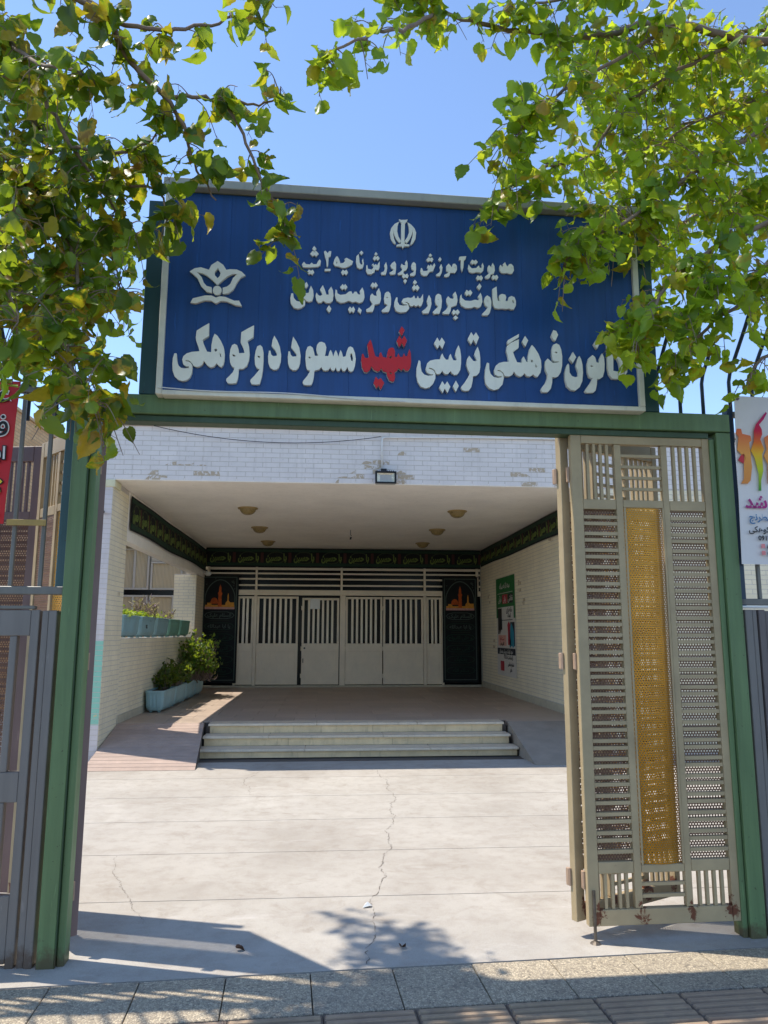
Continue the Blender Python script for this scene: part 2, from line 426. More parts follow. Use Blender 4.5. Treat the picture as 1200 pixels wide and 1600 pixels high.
m_black = plain('black_plastic', '#1b1b1d', .4, .1)
m_cable = plain('black_cable', '#1c1c1e', .6, .1)
m_tan = mat_flatbrick('tan_brick', '#c6a47c', '#b8926a', '#9c8468')
m_winf = plain('window_frame_white', '#c9c3b6', .5, .06)
m_curt = mat_curtain()
m_wing = plain('wing_render', '#c3bba8', .85, .1, 3, dirt=.2)
m_wred = plain('maroon_trim', '#5a2430', .6)
m_pot = plain('planter_turquoise', '#8fb0b4', .55, .12, 5, rnd=.12, dirt=.25)
m_pot2 = plain('planter_green', '#7fae9b', .55, .14, 5, rnd=.12, dirt=.3)
m_soil = plain('potting_soil', '#3a2c22', .95, .3, 30)
m_cloth = plain('black_mourning_cloth', '#16181a', .85, .2, 6, bump=.3, bscale=200)
m_clothg = plain('green_mourning_cloth', '#1d3a2a', .8, .2, 6)
m_clothl = plain('olive_print', '#67793a', .8, .2, 30)
m_clothd = plain('dim_olive_print', '#35402a', .8, .2, 30)
m_clothr = plain('maroon_print', '#4a2a26', .8, .2, 20)
m_clothw = plain('grey_print', '#4c5a52', .8, .2, 30)
m_orange = plain('orange_print', '#b4521c', .8, .35, 14)
m_orange2 = plain('amber_print', '#c98a34', .8, .3, 20)
m_pink = plain('pink_print', '#b98a82', .8, .2, 20)
m_bark = plain('bark', '#6e5f52', .9, .25, 18, bump=.6, bscale=40)
m_bark2 = plain('twig_bark', '#857262', .85, .25, 18, bump=.4, bscale=60)
m_leafL = mat_leaf('mulberry_leaf_dark', [(0, '#284a1a'), (.3, '#3a5e1e'), (.6, '#567c22'), (.88, '#7e9c2a'), (.95, '#b8a82c'), (1, '#c88a2a')], .24, .5, .42)
m_leafR = mat_leaf('mulberry_leaf_light', [(0, '#3a6222'), (.25, '#608a26'), (.55, '#8cae2e'), (.86, '#b2c63a'), (.95, '#c8ba3a'), (1, '#c0862c')], .14, .58, .55)
m_pl1 = mat_leaf('plant_leaf_green', [(0, '#1f3e1a'), (.5, '#355c24'), (1, '#648836')], 0.)
m_pl2 = mat_leaf('plant_leaf_dark', [(0, '#26401e'), (.5, '#36562a'), (1, '#4e6c34')], 0.)
m_pl3 = mat_leaf('plant_leaf_lime', [(0, '#8aa834'), (.5, '#a4bc40'), (1, '#c0cc58')], 0.)
m_pl4 = mat_leaf('plant_leaf_purple', [(0, '#5c3a5c'), (.5, '#7a5478'), (1, '#a884a0')], 0.)
# ---------------------------------------------------------------- ground, yard, pavement
def prism(pts, z0, z1):
    n = len(pts); m = MB(); zf = (lambda q: z1(q)) if callable(z1) else (lambda q: z1)
    vs = [(x, y, z0) for x, y in pts] + [(x, y, zf((x, y))) for x, y in pts]
    fs = [tuple(reversed(range(n))), tuple(n + i for i in range(n))] + [(i, (i + 1) % n, n + (i + 1) % n, n + i) for i in range(n)]
    return m.add(vs, fs)

put('ground', BX(-150, 150, -150, 150, -.6, -.06), plain('ground_asphalt', '#4b4843', .95, .15, 2), kind='structure')
KS = .05
kerb = lambda x: 3.905 + KS * x
yard = put('courtyard', BX(-7, 8, 3.4, 18, -.058, -.014), m_joint, kind='structure')
edges = [None, 4.93, 5.92, 6.89, 7.86, 8.84, 9.9]
for i in range(6):
    a, b = edges[i], edges[i + 1] - .0035
    pts = [(-7, kerb(-7) + .004), (8, kerb(8) + .004), (8, b), (-7, b)] if a is None else [(-7, a + .0035), (8, a + .0035), (8, b), (-7, b)]
    put('concrete_slab', prism(pts, -.05, 0.0), m_conc, yard)
for x0, x1 in ((-7, -3.3), (3.85, 8)):
    put('concrete_slab', BX(x0, x1, 9.91, 18, -.05, -.001), m_conc, yard)
m_crack = plain('crack_dirt', '#5d534b', 1, .2)
def crack(pts, wd):
    m = MB(); P = []
    for i in range(len(pts) - 1):
        a, b = Vector(pts[i]), Vector(pts[i + 1]); n = max(2, int((b - a).length / .022))
        for k in range(n):
            t = k / n; q = a.lerp(b, t); j = Vector((math.sin(q.y * 7.3 + q.x * 3) * .022 + math.sin(q.y * 19 + 1) * .010 + random.gauss(0, .006), random.gauss(0, .005)))
            P.append(q + j)
    for i in range(len(P) - 1):
        d = (P[i + 1] - P[i]).normalized(); s = Vector((-d.y, d.x)) * wd * random.choice((0.15, .5, .8, 1))
        m.add([(P[i].x - s.x, P[i].y - s.y, .002), (P[i + 1].x - s.x, P[i + 1].y - s.y, .002), (P[i + 1].x + s.x, P[i + 1].y + s.y, .002), (P[i].x + s.x, P[i].y + s.y, .002)], [(0, 1, 2, 3)])
    put('crack', m, m_crack, yard)
crack([(.66, 9.2), (.72, 7.9), (.62, 6.9), (.5, 5.95), (.35, 4.95), (.28, 4.4), (.25, 3.95)], .0021)
crack([(-.75, 9.2), (-.85, 8.6), (-.7, 7.9)], .0017)
crack([(-1.5, 5.9), (-1.2, 5.0), (-.95, 4.55)], .0012)

pave = put('pavement', BX(-5, 5.5, -1.4, -.004, -.058, -.014), m_joint, loc=(0, 3.905, 0), rot=(0, 0, math.atan(KS)), kind='structure')
TW = .395
pm = [MB().box(0, TW - .005, -.395, 0, -.05, 0.001, .003).mesh('paver', m_terr) for _ in range(1)]
for row in range(4):
    if row == 1: continue
    y = -.008 - row * .402
    for k in range(-11, 13):
        o = link('paver', pm[0], pave, (.355 + k * TW + (.1 if row > 1 else 0), y, random.uniform(-.002, .001)))
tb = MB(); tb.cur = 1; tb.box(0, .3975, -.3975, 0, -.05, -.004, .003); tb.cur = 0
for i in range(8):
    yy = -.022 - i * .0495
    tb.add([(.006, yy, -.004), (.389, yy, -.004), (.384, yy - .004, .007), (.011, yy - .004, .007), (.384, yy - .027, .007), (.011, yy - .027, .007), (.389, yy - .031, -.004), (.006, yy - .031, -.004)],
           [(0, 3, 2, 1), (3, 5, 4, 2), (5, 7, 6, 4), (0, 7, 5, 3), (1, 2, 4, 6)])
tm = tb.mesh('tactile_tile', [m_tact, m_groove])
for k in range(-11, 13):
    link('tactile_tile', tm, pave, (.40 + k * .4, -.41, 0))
link('street', BX(-60, 60, -30, 2.2, -.055, -.03).mesh('street', plain('street_asphalt', '#5a5650', .95, .15, 3)), kind='structure')

# ---------------------------------------------------------------- platform, steps, ramps
plat = put('platform', BX(-2.815, 3.78, 11.02, 18.0, -.01, .352), m_joint, kind='structure')
ty, tw_, n = 11.07, .6, 0
tmesh = MB().box(0, .596, 0, .446, .345, .37, .002).mesh('tile', m_tile)
for j in range(15):
    for i in range(-1, 11):
        x0 = -2.81 + i * .6 + (.3 if j % 2 else 0); x1 = x0 + .596; y0 = 11.09 + j * .45
        a, b = max(x0, -2.81), min(x1, 3.775)
        if b - a < .05: continue
        if a == x0 and b == x1: link('tile', tmesh, plat, (x0, y0, random.uniform(-.001, .0006)))
        else: put('tile', MB().box(a, b, y0, y0 + .446, .345, .37), m_tile, plat)
for x0, x1 in ((-2.81, -2.2), (-2.196, -1.66), (2.64, 3.2), (3.204, 3.775)):
    put('tile', MB().box(x0, x1, 10.86, 11.085, .3, .37), m_tile, plat)
steps = put('steps', MB().box(-1.58, 2.58, 10.24, 11.0, 0.0, .075).box(-1.58, 2.58, 10.54, 11.0, .08, .2).box(-1.6, 2.6, 10.82, 11.01, .2, .33), m_joint, kind='structure')
for k, (y0, zt, x0, x1) in enumerate(((10.2, .112, -1.63, 2.62), (10.5, .241, -1.6, 2.585), (10.78, .372, -1.57, 2.56))):
    cuts = {0: [0, .33, .72, 1], 1: [0, .21, .58, 1], 2: [0, .36, .7, 1]}[k]
    for a, b in zip(cuts, cuts[1:]):
        put('nosing_slab', MB().box(x0 + a * (x1 - x0) + .002, x0 + b * (x1 - x0) - .002, y0 - .025, y0 + (.30 if k < 2 else .30), zt - .032, zt + random.uniform(-.001, .001), .005), m_nose, steps)
    cuts = {0: [0, .5, 1], 1: [0, .27, .61, 1], 2: [0, .18, .55, .8, 1]}[k]
    for a, b in zip(cuts, cuts[1:]):
        put('riser_stone', MB().box(x0 + .02 + a * (x1 - x0 - .04) + .002, x0 + .02 + b * (x1 - x0 - .04) - .002, y0 + .01, y0 + .035, (zt - .128 if k else 0.001), zt - .034), m_step, steps)
zr = lambda q: max(0.003, min(.37, (q[1] - 9.35) / 1.5 * .37))
ramp = put('ramp', prism([(-2.815, 9.36), (-1.5, 9.36), (-1.64, 10.855), (-2.815, 10.855)], -.01, lambda q: max(.0015, zr(q) - .012)), m_joint, kind='structure')
for i in range(15):
    a = 9.36 + i * .0997; b = a + .092; xa = -1.5 - .14 * (a - 9.35) / 1.5; xb = -1.5 - .14 * (b - 9.35) / 1.5
    put('ramp_strip', prism([(-2.812, a), (xa, a), (xb, b), (-2.812, b)], .0005, lambda q: zr(q) + .001), m_ramp, ramp)
put('side_ramp', prism([(2.63, 9.45), (3.775, 9.45), (3.775, 10.855), (2.63, 10.855)], -.01, lambda q: max(.003, min(.37, (q[1] - 9.42) / 1.43 * .37))), m_rampc, kind='structure')

# ---------------------------------------------------------------- entrance building
def brick_list(org, u, nrm, W, H, bw=.215, bh=.066, jt=.005, dep=.003, seed=1):
    rnd = random.Random(seed); org, u, nrm = Vector(org), Vector(u), Vector(nrm); up = Vector((0, 0, 1)); out = []
    rows = int(round(H / bh)); bh = H / rows
    for j in range(rows):
        x = -bw / 2 if j % 2 else 0.0
        while x < W - .01:
            a, b = max(x, 0) + jt / 2, min(x + bw, W) - jt / 2
            if b - a > .02:
                d = dep * rnd.uniform(.75, 1.12); z0, z1 = j * bh + jt / 2, (j + 1) * bh - jt / 2; e = .0025
                P = lambda s, z, q: tuple(org + u * s + up * z + nrm * q)
                vs = [P(a, z0, -.002), P(b, z0, -.002), P(b, z1, -.002), P(a, z1, -.002), P(a + e, z0 + e, d), P(b - e, z0 + e, d), P(b - e, z1 - e, d), P(a + e, z1 - e, d)]
                fs = [(4, 5, 6, 7), (0, 1, 5, 4), (1, 2, 6, 5), (2, 3, 7, 6), (3, 0, 4, 7)]
                if u.cross(up).dot(nrm) < 0: fs = [tuple(reversed(q)) for q in fs]
                out.append((vs, fs))
            x += bw
    return out
def brickwork(parent, mat, *a, parts=0, **k):
    L = brick_list(*a, **k)
    if parts:
        L2 = L[-parts:] if len(L) > parts else L; L = L[:-parts] if len(L) > parts else []
        for vs, fs in L2: put('brick', MB().add(vs, fs), mat, parent)
    if L:
        m = MB()
        for vs, fs in L: m.add(vs, fs)
        put('brickwork', m, mat, parent, kind='stuff')
bld = thing('school_building', 'white painted brick entrance building with deep open porch behind the gate', 'building', (0, 0, 0))
put('wall', MB().box(-3.05, 7, 10.006, 10.35, 3.66, 4.37), m_mort, bld)
brickwork(bld, m_brickf, (3.9, 10.006, 3.625), (1, 0, 0), (0, -1, 0), 3.1, .74, seed=3)
brickwork(bld, m_brickf, (-3.05, 10.006, 3.625), (1, 0, 0), (0, -1, 0), 6.95, .74, parts=300, seed=2, bw=.23)
put('cornice', MB().box(-3.1, 7.05, 9.95, 10.4, 4.375, 4.46, .006), m_cornice, bld)
put('ceiling', BX(-3.05, 3.785, 10.008, 18.0, 3.62, 3.655), m_ceil, bld)
put('roof', BX(-3.04, 7.0, 10.352, 26, 3.66, 4.40), m_roof, bld)
put('pillar', BX(-3.05, -2.827, 10.006, 10.83, -.01, 3.618), m_mort, bld)
brickwork(bld, m_brickp, (-3.05, 10.006, 0), (1, 0, 0), (0, -1, 0), .225, 3.55, seed=5, bw=.225)
brickwork(bld, m_brickw, (-2.827, 10.008, .05), (0, 1, 0), (1, 0, 0), .82, 3.5, seed=6)
put('capital', MB().box(-3.08, -2.80, 9.985, 10.3, 3.52, 3.615, .004), m_capital, bld)
put('low_wall', BX(-3.25, -2.827, 10.832, 16.85, -.01, 1.525), m_mort, bld)
brickwork(bld, m_brickw, (-2.827, 10.835, .48), (0, 1, 0), (1, 0, 0), 6.0, 1.04, seed=7)
put('skirting', MB().box(-2.84, -2.812, 10.84, 17.9, .30, .475, .004), m_skirt, bld)
put('beam', MB().box(-2.99, -2.832, 10.832, 18.0, 2.90, 3.618, .01), m_ceil, bld)
put('pillar', BX(-3.32, -2.84, 16.853, 18.0, -.01, 2.898), m_mort, bld)
brickwork(bld, m_brickw, (-3.32, 16.853, 1.5), (1, 0, 0), (0, -1, 0), .48, 1.38, seed=8)
brickwork(bld, m_brickw, (-2.84, 16.86, .48), (0, 1, 0), (1, 0, 0), 1.1, 2.4, seed=9)
put('wall', BX(3.787, 4.1, 10.352, 18.0, -.01, 3.658), m_mort, bld)
brickwork(bld, m_brickw, (3.787, 10.40, .50), (0, 1, 0), (-1, 0, 0), 7.55, 3.1, seed=10, bw=.22)
put('skirting', MB().box(3.755, 3.79, 10.36, 17.95, .30, .49, .004), m_skirt, bld)
put('wall', BX(3.787, 7.0, 10.006, 10.35, -.01, 3.658), m_mort, bld)
brickwork(bld, m_brickw, (3.79, 10.006, .05), (1, 0, 0), (0, -1, 0), 3.2, 3.56, seed=11)
put('wall', BX(-3.3, 7.0, 18.15, 26, -.01, 3.658), m_wing, bld)
put('glazing', BX(-2.85, 3.785, 18.10, 18.13, .36, 3.62), m_glassd, bld)
put('door_sill', BX(-2.83, 3.78, 17.93, 18.1, .36, .405), m_skirt, bld)

# white steel door screen
scr = thing('door_screen', 'white steel door screen with barred upper panels at the back of the porch', 'doors', (0, 18.0, 0))
for z0, z1 in ((3.10, 3.16), (2.995, 3.035), (2.865, 2.905), (2.715, 2.755)):
    put('transom_slat', MB().box(-2.82, 3.78, 0, .03, z0, z1, .004), m_doorb, scr)
put('header', MB().box(-2.82, 3.78, -.02, .06, 2.50, 2.625, .005), m_doorp, scr)
for x, w_ in ((-1.625, .05), (.40, .05), (2.41, .05), (-2.75, .06), (3.7, .06)):
    put('transom_post', MB().box(x - w_ / 2, x + w_ / 2, -.012, .05, 2.626, 3.2, .004), m_doorb, scr)
for x, w_ in ((-1.63, .07), (.435, .13), (2.41, .07), (2.84, .05), (-2.08, .05)):
    put('post', MB().box(x - w_ / 2, x + w_ / 2, -.03, .05, .405, 2.498, .005), m_doorp, scr)
def door(x0, x1, y=0.0, nb=7, ztop=2.47, handle=False):
    d = put('door', MB().box(x0, x1, y, y + .04, .42, 1.37, .004).box(x0, x0 + .05, y, y + .04, 1.372, ztop, .004).box(x1 - .05, x1, y, y + .04, 1.372, ztop, .004)
            .box(x0 + .052, x1 - .052, y, y + .04, ztop - .05, ztop, .004), m_doorp, scr)
    put('panel', MB().box(x0 + .06, x1 - .06, y - .006, y + .01, .50, 1.19, .005), m_doorp, d)
    p = (x1 - x0 - .1) / nb; bm = MB().box(-.026, .026, y + .006, y + .03, 1.373, ztop - .052).mesh('bar', m_doorb)
    for i in range(1, nb): link('bar', bm, d, (x0 + .05 + i * p, 0, 0))
    for hz in (.62, 1.25, 2.2):
        put('hinge', MB().tube([(x0 - .008, y - .012, hz - .05), (x0 - .008, y - .012, hz + .05)], .011, 8), m_doorp, d)
    if handle:
        put('lock', MB().tube([(x0 + .07, y - .012, 1.26), (x0 + .07, y + .01, 1.26)], .022, 12), m_black, d)
        put('handle', MB().box(x0 + .03, x0 + .05, y - .04, y, .92, 1.02, .004), m_steel, d)
        put('notice', BX(x0 + .19, x0 + .42, y - .008, y - .004, 2.18, 2.42), m_white, d)
    return d
door(-2.05, -1.67, 0, 3); door(-1.59, -.62); door(-.53, .35, .02, 7, 2.44, True); door(.505, 1.385); door(1.405, 2.37); door(2.45, 2.81, 0, 3)

# side wing and neighbour behind
wg = thing('side_wing', 'cream side wing with curtained windows seen past the porch planters', 'building', (0, 20, 0))
put('wall', MB().box(-9, -3.35, .06, 6, -.01, 1.0).box(-9, -3.35, .10, 6, 1.001, 3.84), m_wing, wg)
put('wall', MB().box(-4.55, -3.33, 0, .1, 3.47, 3.84), m_wing, wg)
put('eaves', MB().box(-9, -3.3, -.25, 6.2, 3.845, 3.93, .005), m_skirt, wg)
put('eaves', MB().box(-9, -3.3, -.27, 6.2, 3.935, 4.05, .005), m_cornice, wg)
put('roof_trim', MB().box(-9, -3.3, -.29, 6.2, 4.055, 4.25, .005), m_wred, wg)
def win(x0, x1, z0, z1, mull=()):
    w_ = put('window', MB().box(x0, x1, 0, .05, z1 - .05, z1, .004).box(x0, x1, 0, .05, z0, z0 + .05, .004).box(x0, x0 + .05, 0, .05, z0 + .052, z1 - .052, .004)
             .box(x1 - .05, x1, 0, .05, z0 + .052, z1 - .052, .004), m_winf, wg)
    for x in mull: put('mullion', MB().box(x - .03, x + .03, .002, .048, z0 + .052, z1 - .052, .004), m_winf, w_)
    put('curtain', BX(x0 + .05, x1 - .05, .06, .08, z0 + .05, z1 - .05), m_curt, w_)
for x0 in (-6.7,): pass
win(-5.95, -4.60, 2.72, 3.80, (-5.45, -4.98)); win(-5.95, -4.60, 1.0, 2.58, (-5.45, -4.98))
win(-4.56, -3.74, 2.72, 3.46); win(-4.56, -3.74, 1.0, 2.58, (-3.95,))
put('transom_slot', MB().box(-5.95, -3.74, .03, .06, 2.585, 2.715), m_glassd, wg)
nb = thing('neighbour_building', 'tan brick neighbouring building with plain side wall beyond the left fence', 'building', (-6.5, 15.6, 0))
put('wall', BX(-6, 0, -4.5, 12, -.05, 6.2), m_tan, nb)
put('coping', MB().box(-6.05, .04, -4.55, 12.05, 6.203, 6.28, .01), plain('tan_coping', '#b59a78', .8), nb)

# ---------------------------------------------------------------- porch fittings
fl = thing('floodlight', 'grey floodlight hanging under the brick fascia on a white pipe', 'light', (.80, 9.9, 3.69))
put('body', MB().box(-.14, .14, -.02, .07, -.085, .085, .012), plain('floodlight_grey', '#a9aaa6', .45), fl)
put('bezel', MB().box(-.145, .145, -.045, -.021, -.085, -.062, .004).box(-.145, .145, -.045, -.021, .062, .085, .004).box(-.145, -.118, -.045, -.021, -.061, .061, .004).box(.118, .145, -.045, -.021, -.061, .061, .004), m_black, fl)
put('reflector', MB().add([(-.117, -.03, -.06), (.117, -.03, -.06), (.117, -.03, .06), (-.117, -.03, .06), (-.05, -.012, -.02), (.05, -.012, -.02), (.05, -.012, .02), (-.05, -.012, .02)],
    [(0, 1, 5, 4), (1, 2, 6, 5), (2, 3, 7, 6), (3, 0, 4, 7), (4, 5, 6, 7)]), plain('reflector', '#c9c4b0', .25, metal=.3), fl)
for i in range(9): put('cooling_fin', MB().box(-.12 + i * .028, -.112 + i * .028, .0, .065, .087, .105), m_black, fl)
put('bracket', MB().box(-.06, .02, .05, .09, .0, .14, .004), m_black, fl)
tag(put('conduit_pipe', MB().tube([(.755, 9.975, 3.80), (.755, 9.975, 4.22), (.76, 9.975, 4.26), (.80, 9.975, 4.275), (2, 9.975, 4.30), (6.0, 9.975, 4.33)], .012, 8), m_white, smooth=True), 'thin white conduit pipe running along the top of the brick fascia', 'pipe')
tag(put('sagging_cable', MB().tube([(-2.33 + 3.07 * t, 9.96, 4.36 - .08 * t - .62 * t * (1 - t)) for t in [i / 24 for i in range(25)]], .005, 5), m_cable, smooth=True), 'thin black cable sagging across the brick fascia', 'cable')
for name, x, z, xx in (('cc', 0, 0, 0),):
    c1 = thing('security_camera', 'white bullet camera on the left front pillar of the porch', 'camera', (-2.93, 9.93, 3.16))
    put('body', MB().tube([(-.05, .03, .03), (.03, -.07, 0)], .032, 14), m_white, c1, smooth=False)
    put('lens', MB().tube([(.03, -.07, 0), (.036, -.078, -.002)], .024, 14), m_black, c1)
    put('bracket', MB().box(-.06, -.02, .02, .075, .02, .05), m_white, c1)
c2 = thing('security_camera', 'small white camera in the back left corner beneath the mourning cloth', 'camera', (-2.72, 17.7, 3.02))
put('body', MB().lathe([(.07, 0), (.08, -.03), (.07, -.07), (.035, -.1)], 16), m_white, c2, smooth=True)
put('bracket', MB().box(-.12, -.05, -.02, .02, -.03, 0), m_white, c2)
lampd = MB().lathe([(.02, -.115), (.06, -.108), (.10, -.085), (.125, -.05), (.135, -.022), (.135, -.018)], 24)
lamp0 = None
PLC = {(0, 0): 'round brass ceiling light, left row, nearest the fascia', (0, 1): 'round brass ceiling light, left row, middle of three', (0, 2): 'round brass ceiling light, left row, nearest the doors',
       (1, 0): 'round brass ceiling light, right row, nearest the fascia', (1, 1): 'round brass ceiling light, right row, middle of three', (1, 2): 'round brass ceiling light, right row, nearest the doors'}
m_brass = plain('lamp_brass', '#a8905c', .45, .1, 20, metal=.2); m_lglass = plain('lamp_amber_glass', '#8f7c50', .3, .2, 30)
for i, x in enumerate((-1.27, 2.18)):
    for j, y in enumerate((12.15, 14.4, 16.6)):
        if lamp0 is None:
            lamp0 = o = thing('ceiling_light', '', 'light', (x, y, 3.62), 0, 'ceiling lights of the porch')
            put('base_plate', MB().lathe([(.16, 0.002), (.165, -.008), (.155, -.02), (.136, -.022)][::-1], 24), m_brass, o, smooth=True)
            put('lamp_shade', lampd, m_lglass, o, smooth=True)
        else: o = copy_tree(lamp0)
        o.location = (x, y, 3.62); o['label'] = PLC[i, j]
hk = tag(put('ceiling_hook', MB().tube([(0, 0, 0), (0, 0, -.1), (.02, 0, -.12)], .006, 6).tube([(0.01, 0, -.14), (.0, 0, -.19)], .018, 8), m_black, loc=(.49, 14.6, 3.62)), 'small dark hook hanging from the middle of the porch ceiling', 'hook')

# mourning cloth bands
cart = [(-.20, 0), (-.17, .07), (-.10, .12), (0, .135), (.10, .12), (.17, .07), (.20, 0), (.17, -.07), (.10, -.12), (0, -.135), (-.10, -.12), (-.17, -.07)]
inn = [(x * .9, z * .86) for x, z in cart]
med_ring = curve_mesh('medallion', [[(x * 1000, z * 1000) for x, z in cart], [(x * 1000, z * 1000) for x, z in inn]], .003, m_clothd)
med_txt = text_mesh('یا حسین', .25, m_clothl, .003, .011); med_txt.transform(Matrix.Diagonal((.50, 1, .85, 1)))
sepm = MB().box(-.035, .035, -.004, -.001, -.15, .15).mesh('separator', m_clothr)
def band(label, loc, rz, length, h, n, sag=.0):
    b = thing('mourning_band', label, 'banner', loc, rz, 'black and green mourning cloth bands round the porch')
    def strip(z0, z1, y, mat, name):
        m = MB(); N = 60; vs = []
        for i in range(N + 1):
            x = length * i / N; yy = y + .004 * math.sin(x * 3.1) ; dz = sag * math.sin(x * 1.6) * .5
            vs += [(x, yy, z0 + dz), (x, yy, z1 + dz * .4)]
        m.add(vs, [(2 * i, 2 * i + 2, 2 * i + 3, 2 * i + 1) for i in range(N)])
        m.add([(x, yy + .003, z) for x, yy, z in vs], [(2 * i + 1, 2 * i + 3, 2 * i + 2, 2 * i) for i in range(N)])
        put(name, m, mat, b, smooth=True)
    strip(0, h, 0, m_cloth, 'cloth'); strip(.03, .10, -.006, m_clothg, 'border'); strip(h - .09, h - .03, -.006, m_clothg, 'border')
    p = length / n
    for i in range(n):
        x = (i + .5) * p; sx = min(1.15, p / .52)
        o = link('medallion', med_ring, b, (x, -.008, h * .5)); o.scale = (sx, 1, h / .42)
        t = link('calligraphy', med_txt, o, (0, -.006, 0))
        s = link('separator', sepm, b, (x + p / 2 - .01, -.008, h * .5)); s.scale = (1, 1, h / .42 * .75)
band('black and green mourning cloth band across the back above the doors', (-2.80, 17.9, 3.16), 0, 6.56, .45, 10)
band('black and green mourning cloth band along the left beam over the planters', (-2.80, 10.9, 3.06), R(90), 6.95, .50, 13, .03)
band('black and green mourning cloth band along the top of the right porch wall', (3.765, 17.85, 3.20), R(-90), 7.3, .40, 13, .02)

# tall shrine banners beside the doors
def tall_banner(label, x):
    b = thing('tall_banner', label, 'banner', (x, 17.93, .46), 0, 'tall black shrine banners either side of the doors')
    W, H = .86, 2.5
    m = MB(); vs = []; N = 12
    for j in range(N + 1):
        for i in range(9):
            vs.append((W * i / 8, .006 * math.sin(i * 1.3 + j * .5), H * j / N))
    m.add(vs, [(j * 9 + i, j * 9 + i + 1, (j + 1) * 9 + i + 1, (j + 1) * 9 + i) for j in range(N) for i in range(8)])
    put('cloth', m, m_cloth, b, smooth=True)
    y = -.012
    put('border', MB().box(.04, .06, y, y + .003, .06, H - .04).box(W - .06, W - .04, y, y + .003, .06, H - .04).box(.061, W - .061, y, y + .003, H - .06, H - .04).box(.061, W - .061, y, y + .003, .06, .08), m_clothw, b)
    arch = [(.075, 1.74)]; 
    for i in range(13):
        t = i / 12; arch.append((.075 + (W / 2 - .075) * (1 - math.cos(t * math.pi / 2)) ** .9, 1.98 + .42 * math.sin(t * math.pi / 2) ** 1.1))
    arch2 = arch + [(W - x_, z) for x_, z in reversed(arch[:-1])]
    cx = W / 2; inner = [(cx + (x_ - cx) * .95, 1.74 + (z - 1.74) * .965) for x_, z in arch2]
    put('arch', MB().add([], []), m_clothw, b) if False else link('arch', curve_mesh('arch', [[(p * 1000, q * 1000) for p, q in arch2], [(p * 1000, q * 1000 + (4 if q < 1.75 else 0)) for p, q in inner]], .003, m_clothw, y), b)
    sp = MB()
    rnd = random.Random(4)
    for k in range(60):
        px = rnd.uniform(.08, W - .08); pz = rnd.uniform(2.0, H - .08)
        q = abs(px - cx) / (cx - .075); zl = 1.98 + .42 * math.sqrt(max(0, 1 - q ** 1.6)) + .04
        if pz > zl: a = rnd.uniform(0, 3); sp.tube([(px + .018 * math.cos(a + t) * (1 - t / 8), y, pz + .018 * math.sin(a + t)) for t in (0, 1, 2, 3, 4)], .0045, 4)
    put('arabesque', sp, m_clothw, b)
    gr = put('domes', MB().box(.09, W - .09, y - .002, y + .002, 1.745, 1.80).box(.14, .24, y - .0025, y + .002, 1.8, 1.85).box(W - .26, W - .1, y - .0025, y + .002, 1.8, 1.86), m_orange2, b)
    dome = lambda c, r_, z, hh: [(c - r_, z)] + [(c - r_ * math.cos(t) * (1.12 - .12 * abs(math.cos(t))), z + .02 + hh * math.sin(t)) for t in [k * math.pi / 10 for k in range(11)]] + [(c + r_, z)]
    def flat(name, loops, mat, dy): link(name, curve_mesh(name, [[(p * 1000, q * 1000) for p, q in l] for l in loops], .003, mat, y + dy), b)
    flat('dome', [dome(.30, .085, 1.83, .12)], m_orange, -.004); flat('dome', [dome(.62, .06, 1.80, .07)], m_orange2, -.004)
    flat('minaret', [[(.385, 1.76), (.395, 2.02), (.38, 2.06), (.385, 2.09), (.40, 2.10), (.405, 2.2), (.43, 2.28), (.455, 2.2), (.46, 2.1), (.475, 2.09), (.48, 2.06), (.465, 2.02), (.475, 1.76)]], m_orange, -.008)
    flat('minaret', [[(.60, 1.80), (.605, 2.0), (.62, 2.08), (.635, 2.0), (.64, 1.80)]], m_orange2, -.008)
    flat('terrace', [[(.085, 1.70), (W - .085, 1.70), (W - .085, 1.745), (.085, 1.755)]], m_pink, -.002)
    lens = [(.08, 0), (.13, .055), (.25, .085), (.61, .085), (.73, .055), (.78, 0), (.73, -.055), (.61, -.085), (.25, -.085), (.13, -.055)]
    for k in range(6):
        zc = 1.56 - k * .255
        flat('cartouche', [[(p, zc + q) for p, q in lens], [(.43 + (p - .43) * .95, zc + q * .86) for p, q in lens]], m_clothw if k < 1 else m_clothg, -.002)
        t = text_mesh(['السلام علیک', 'یا ابا عبدالله', 'و علی الارواح', 'التی حلت', 'بفنائک', 'سلام الله'][k].replace('ئ', 'ی'), .115, m_clothw if k < 2 else m_clothg, .002, .002)
        link('calligraphy', t, b, (.43, y - .002, zc))
        put('divider', MB().box(.2, .66, y, y + .002, zc - .131, zc - .124), m_clothd, b)
    put('hanging_rod', MB().tube([(-.02, 0, H), (W + .02, 0, H)], .008, 6), m_black, b)
tall_banner('tall black banner with an orange shrine picture left of the doors', -2.885)
tall_banner('tall black banner with an orange shrine picture right of the doors', 2.825)

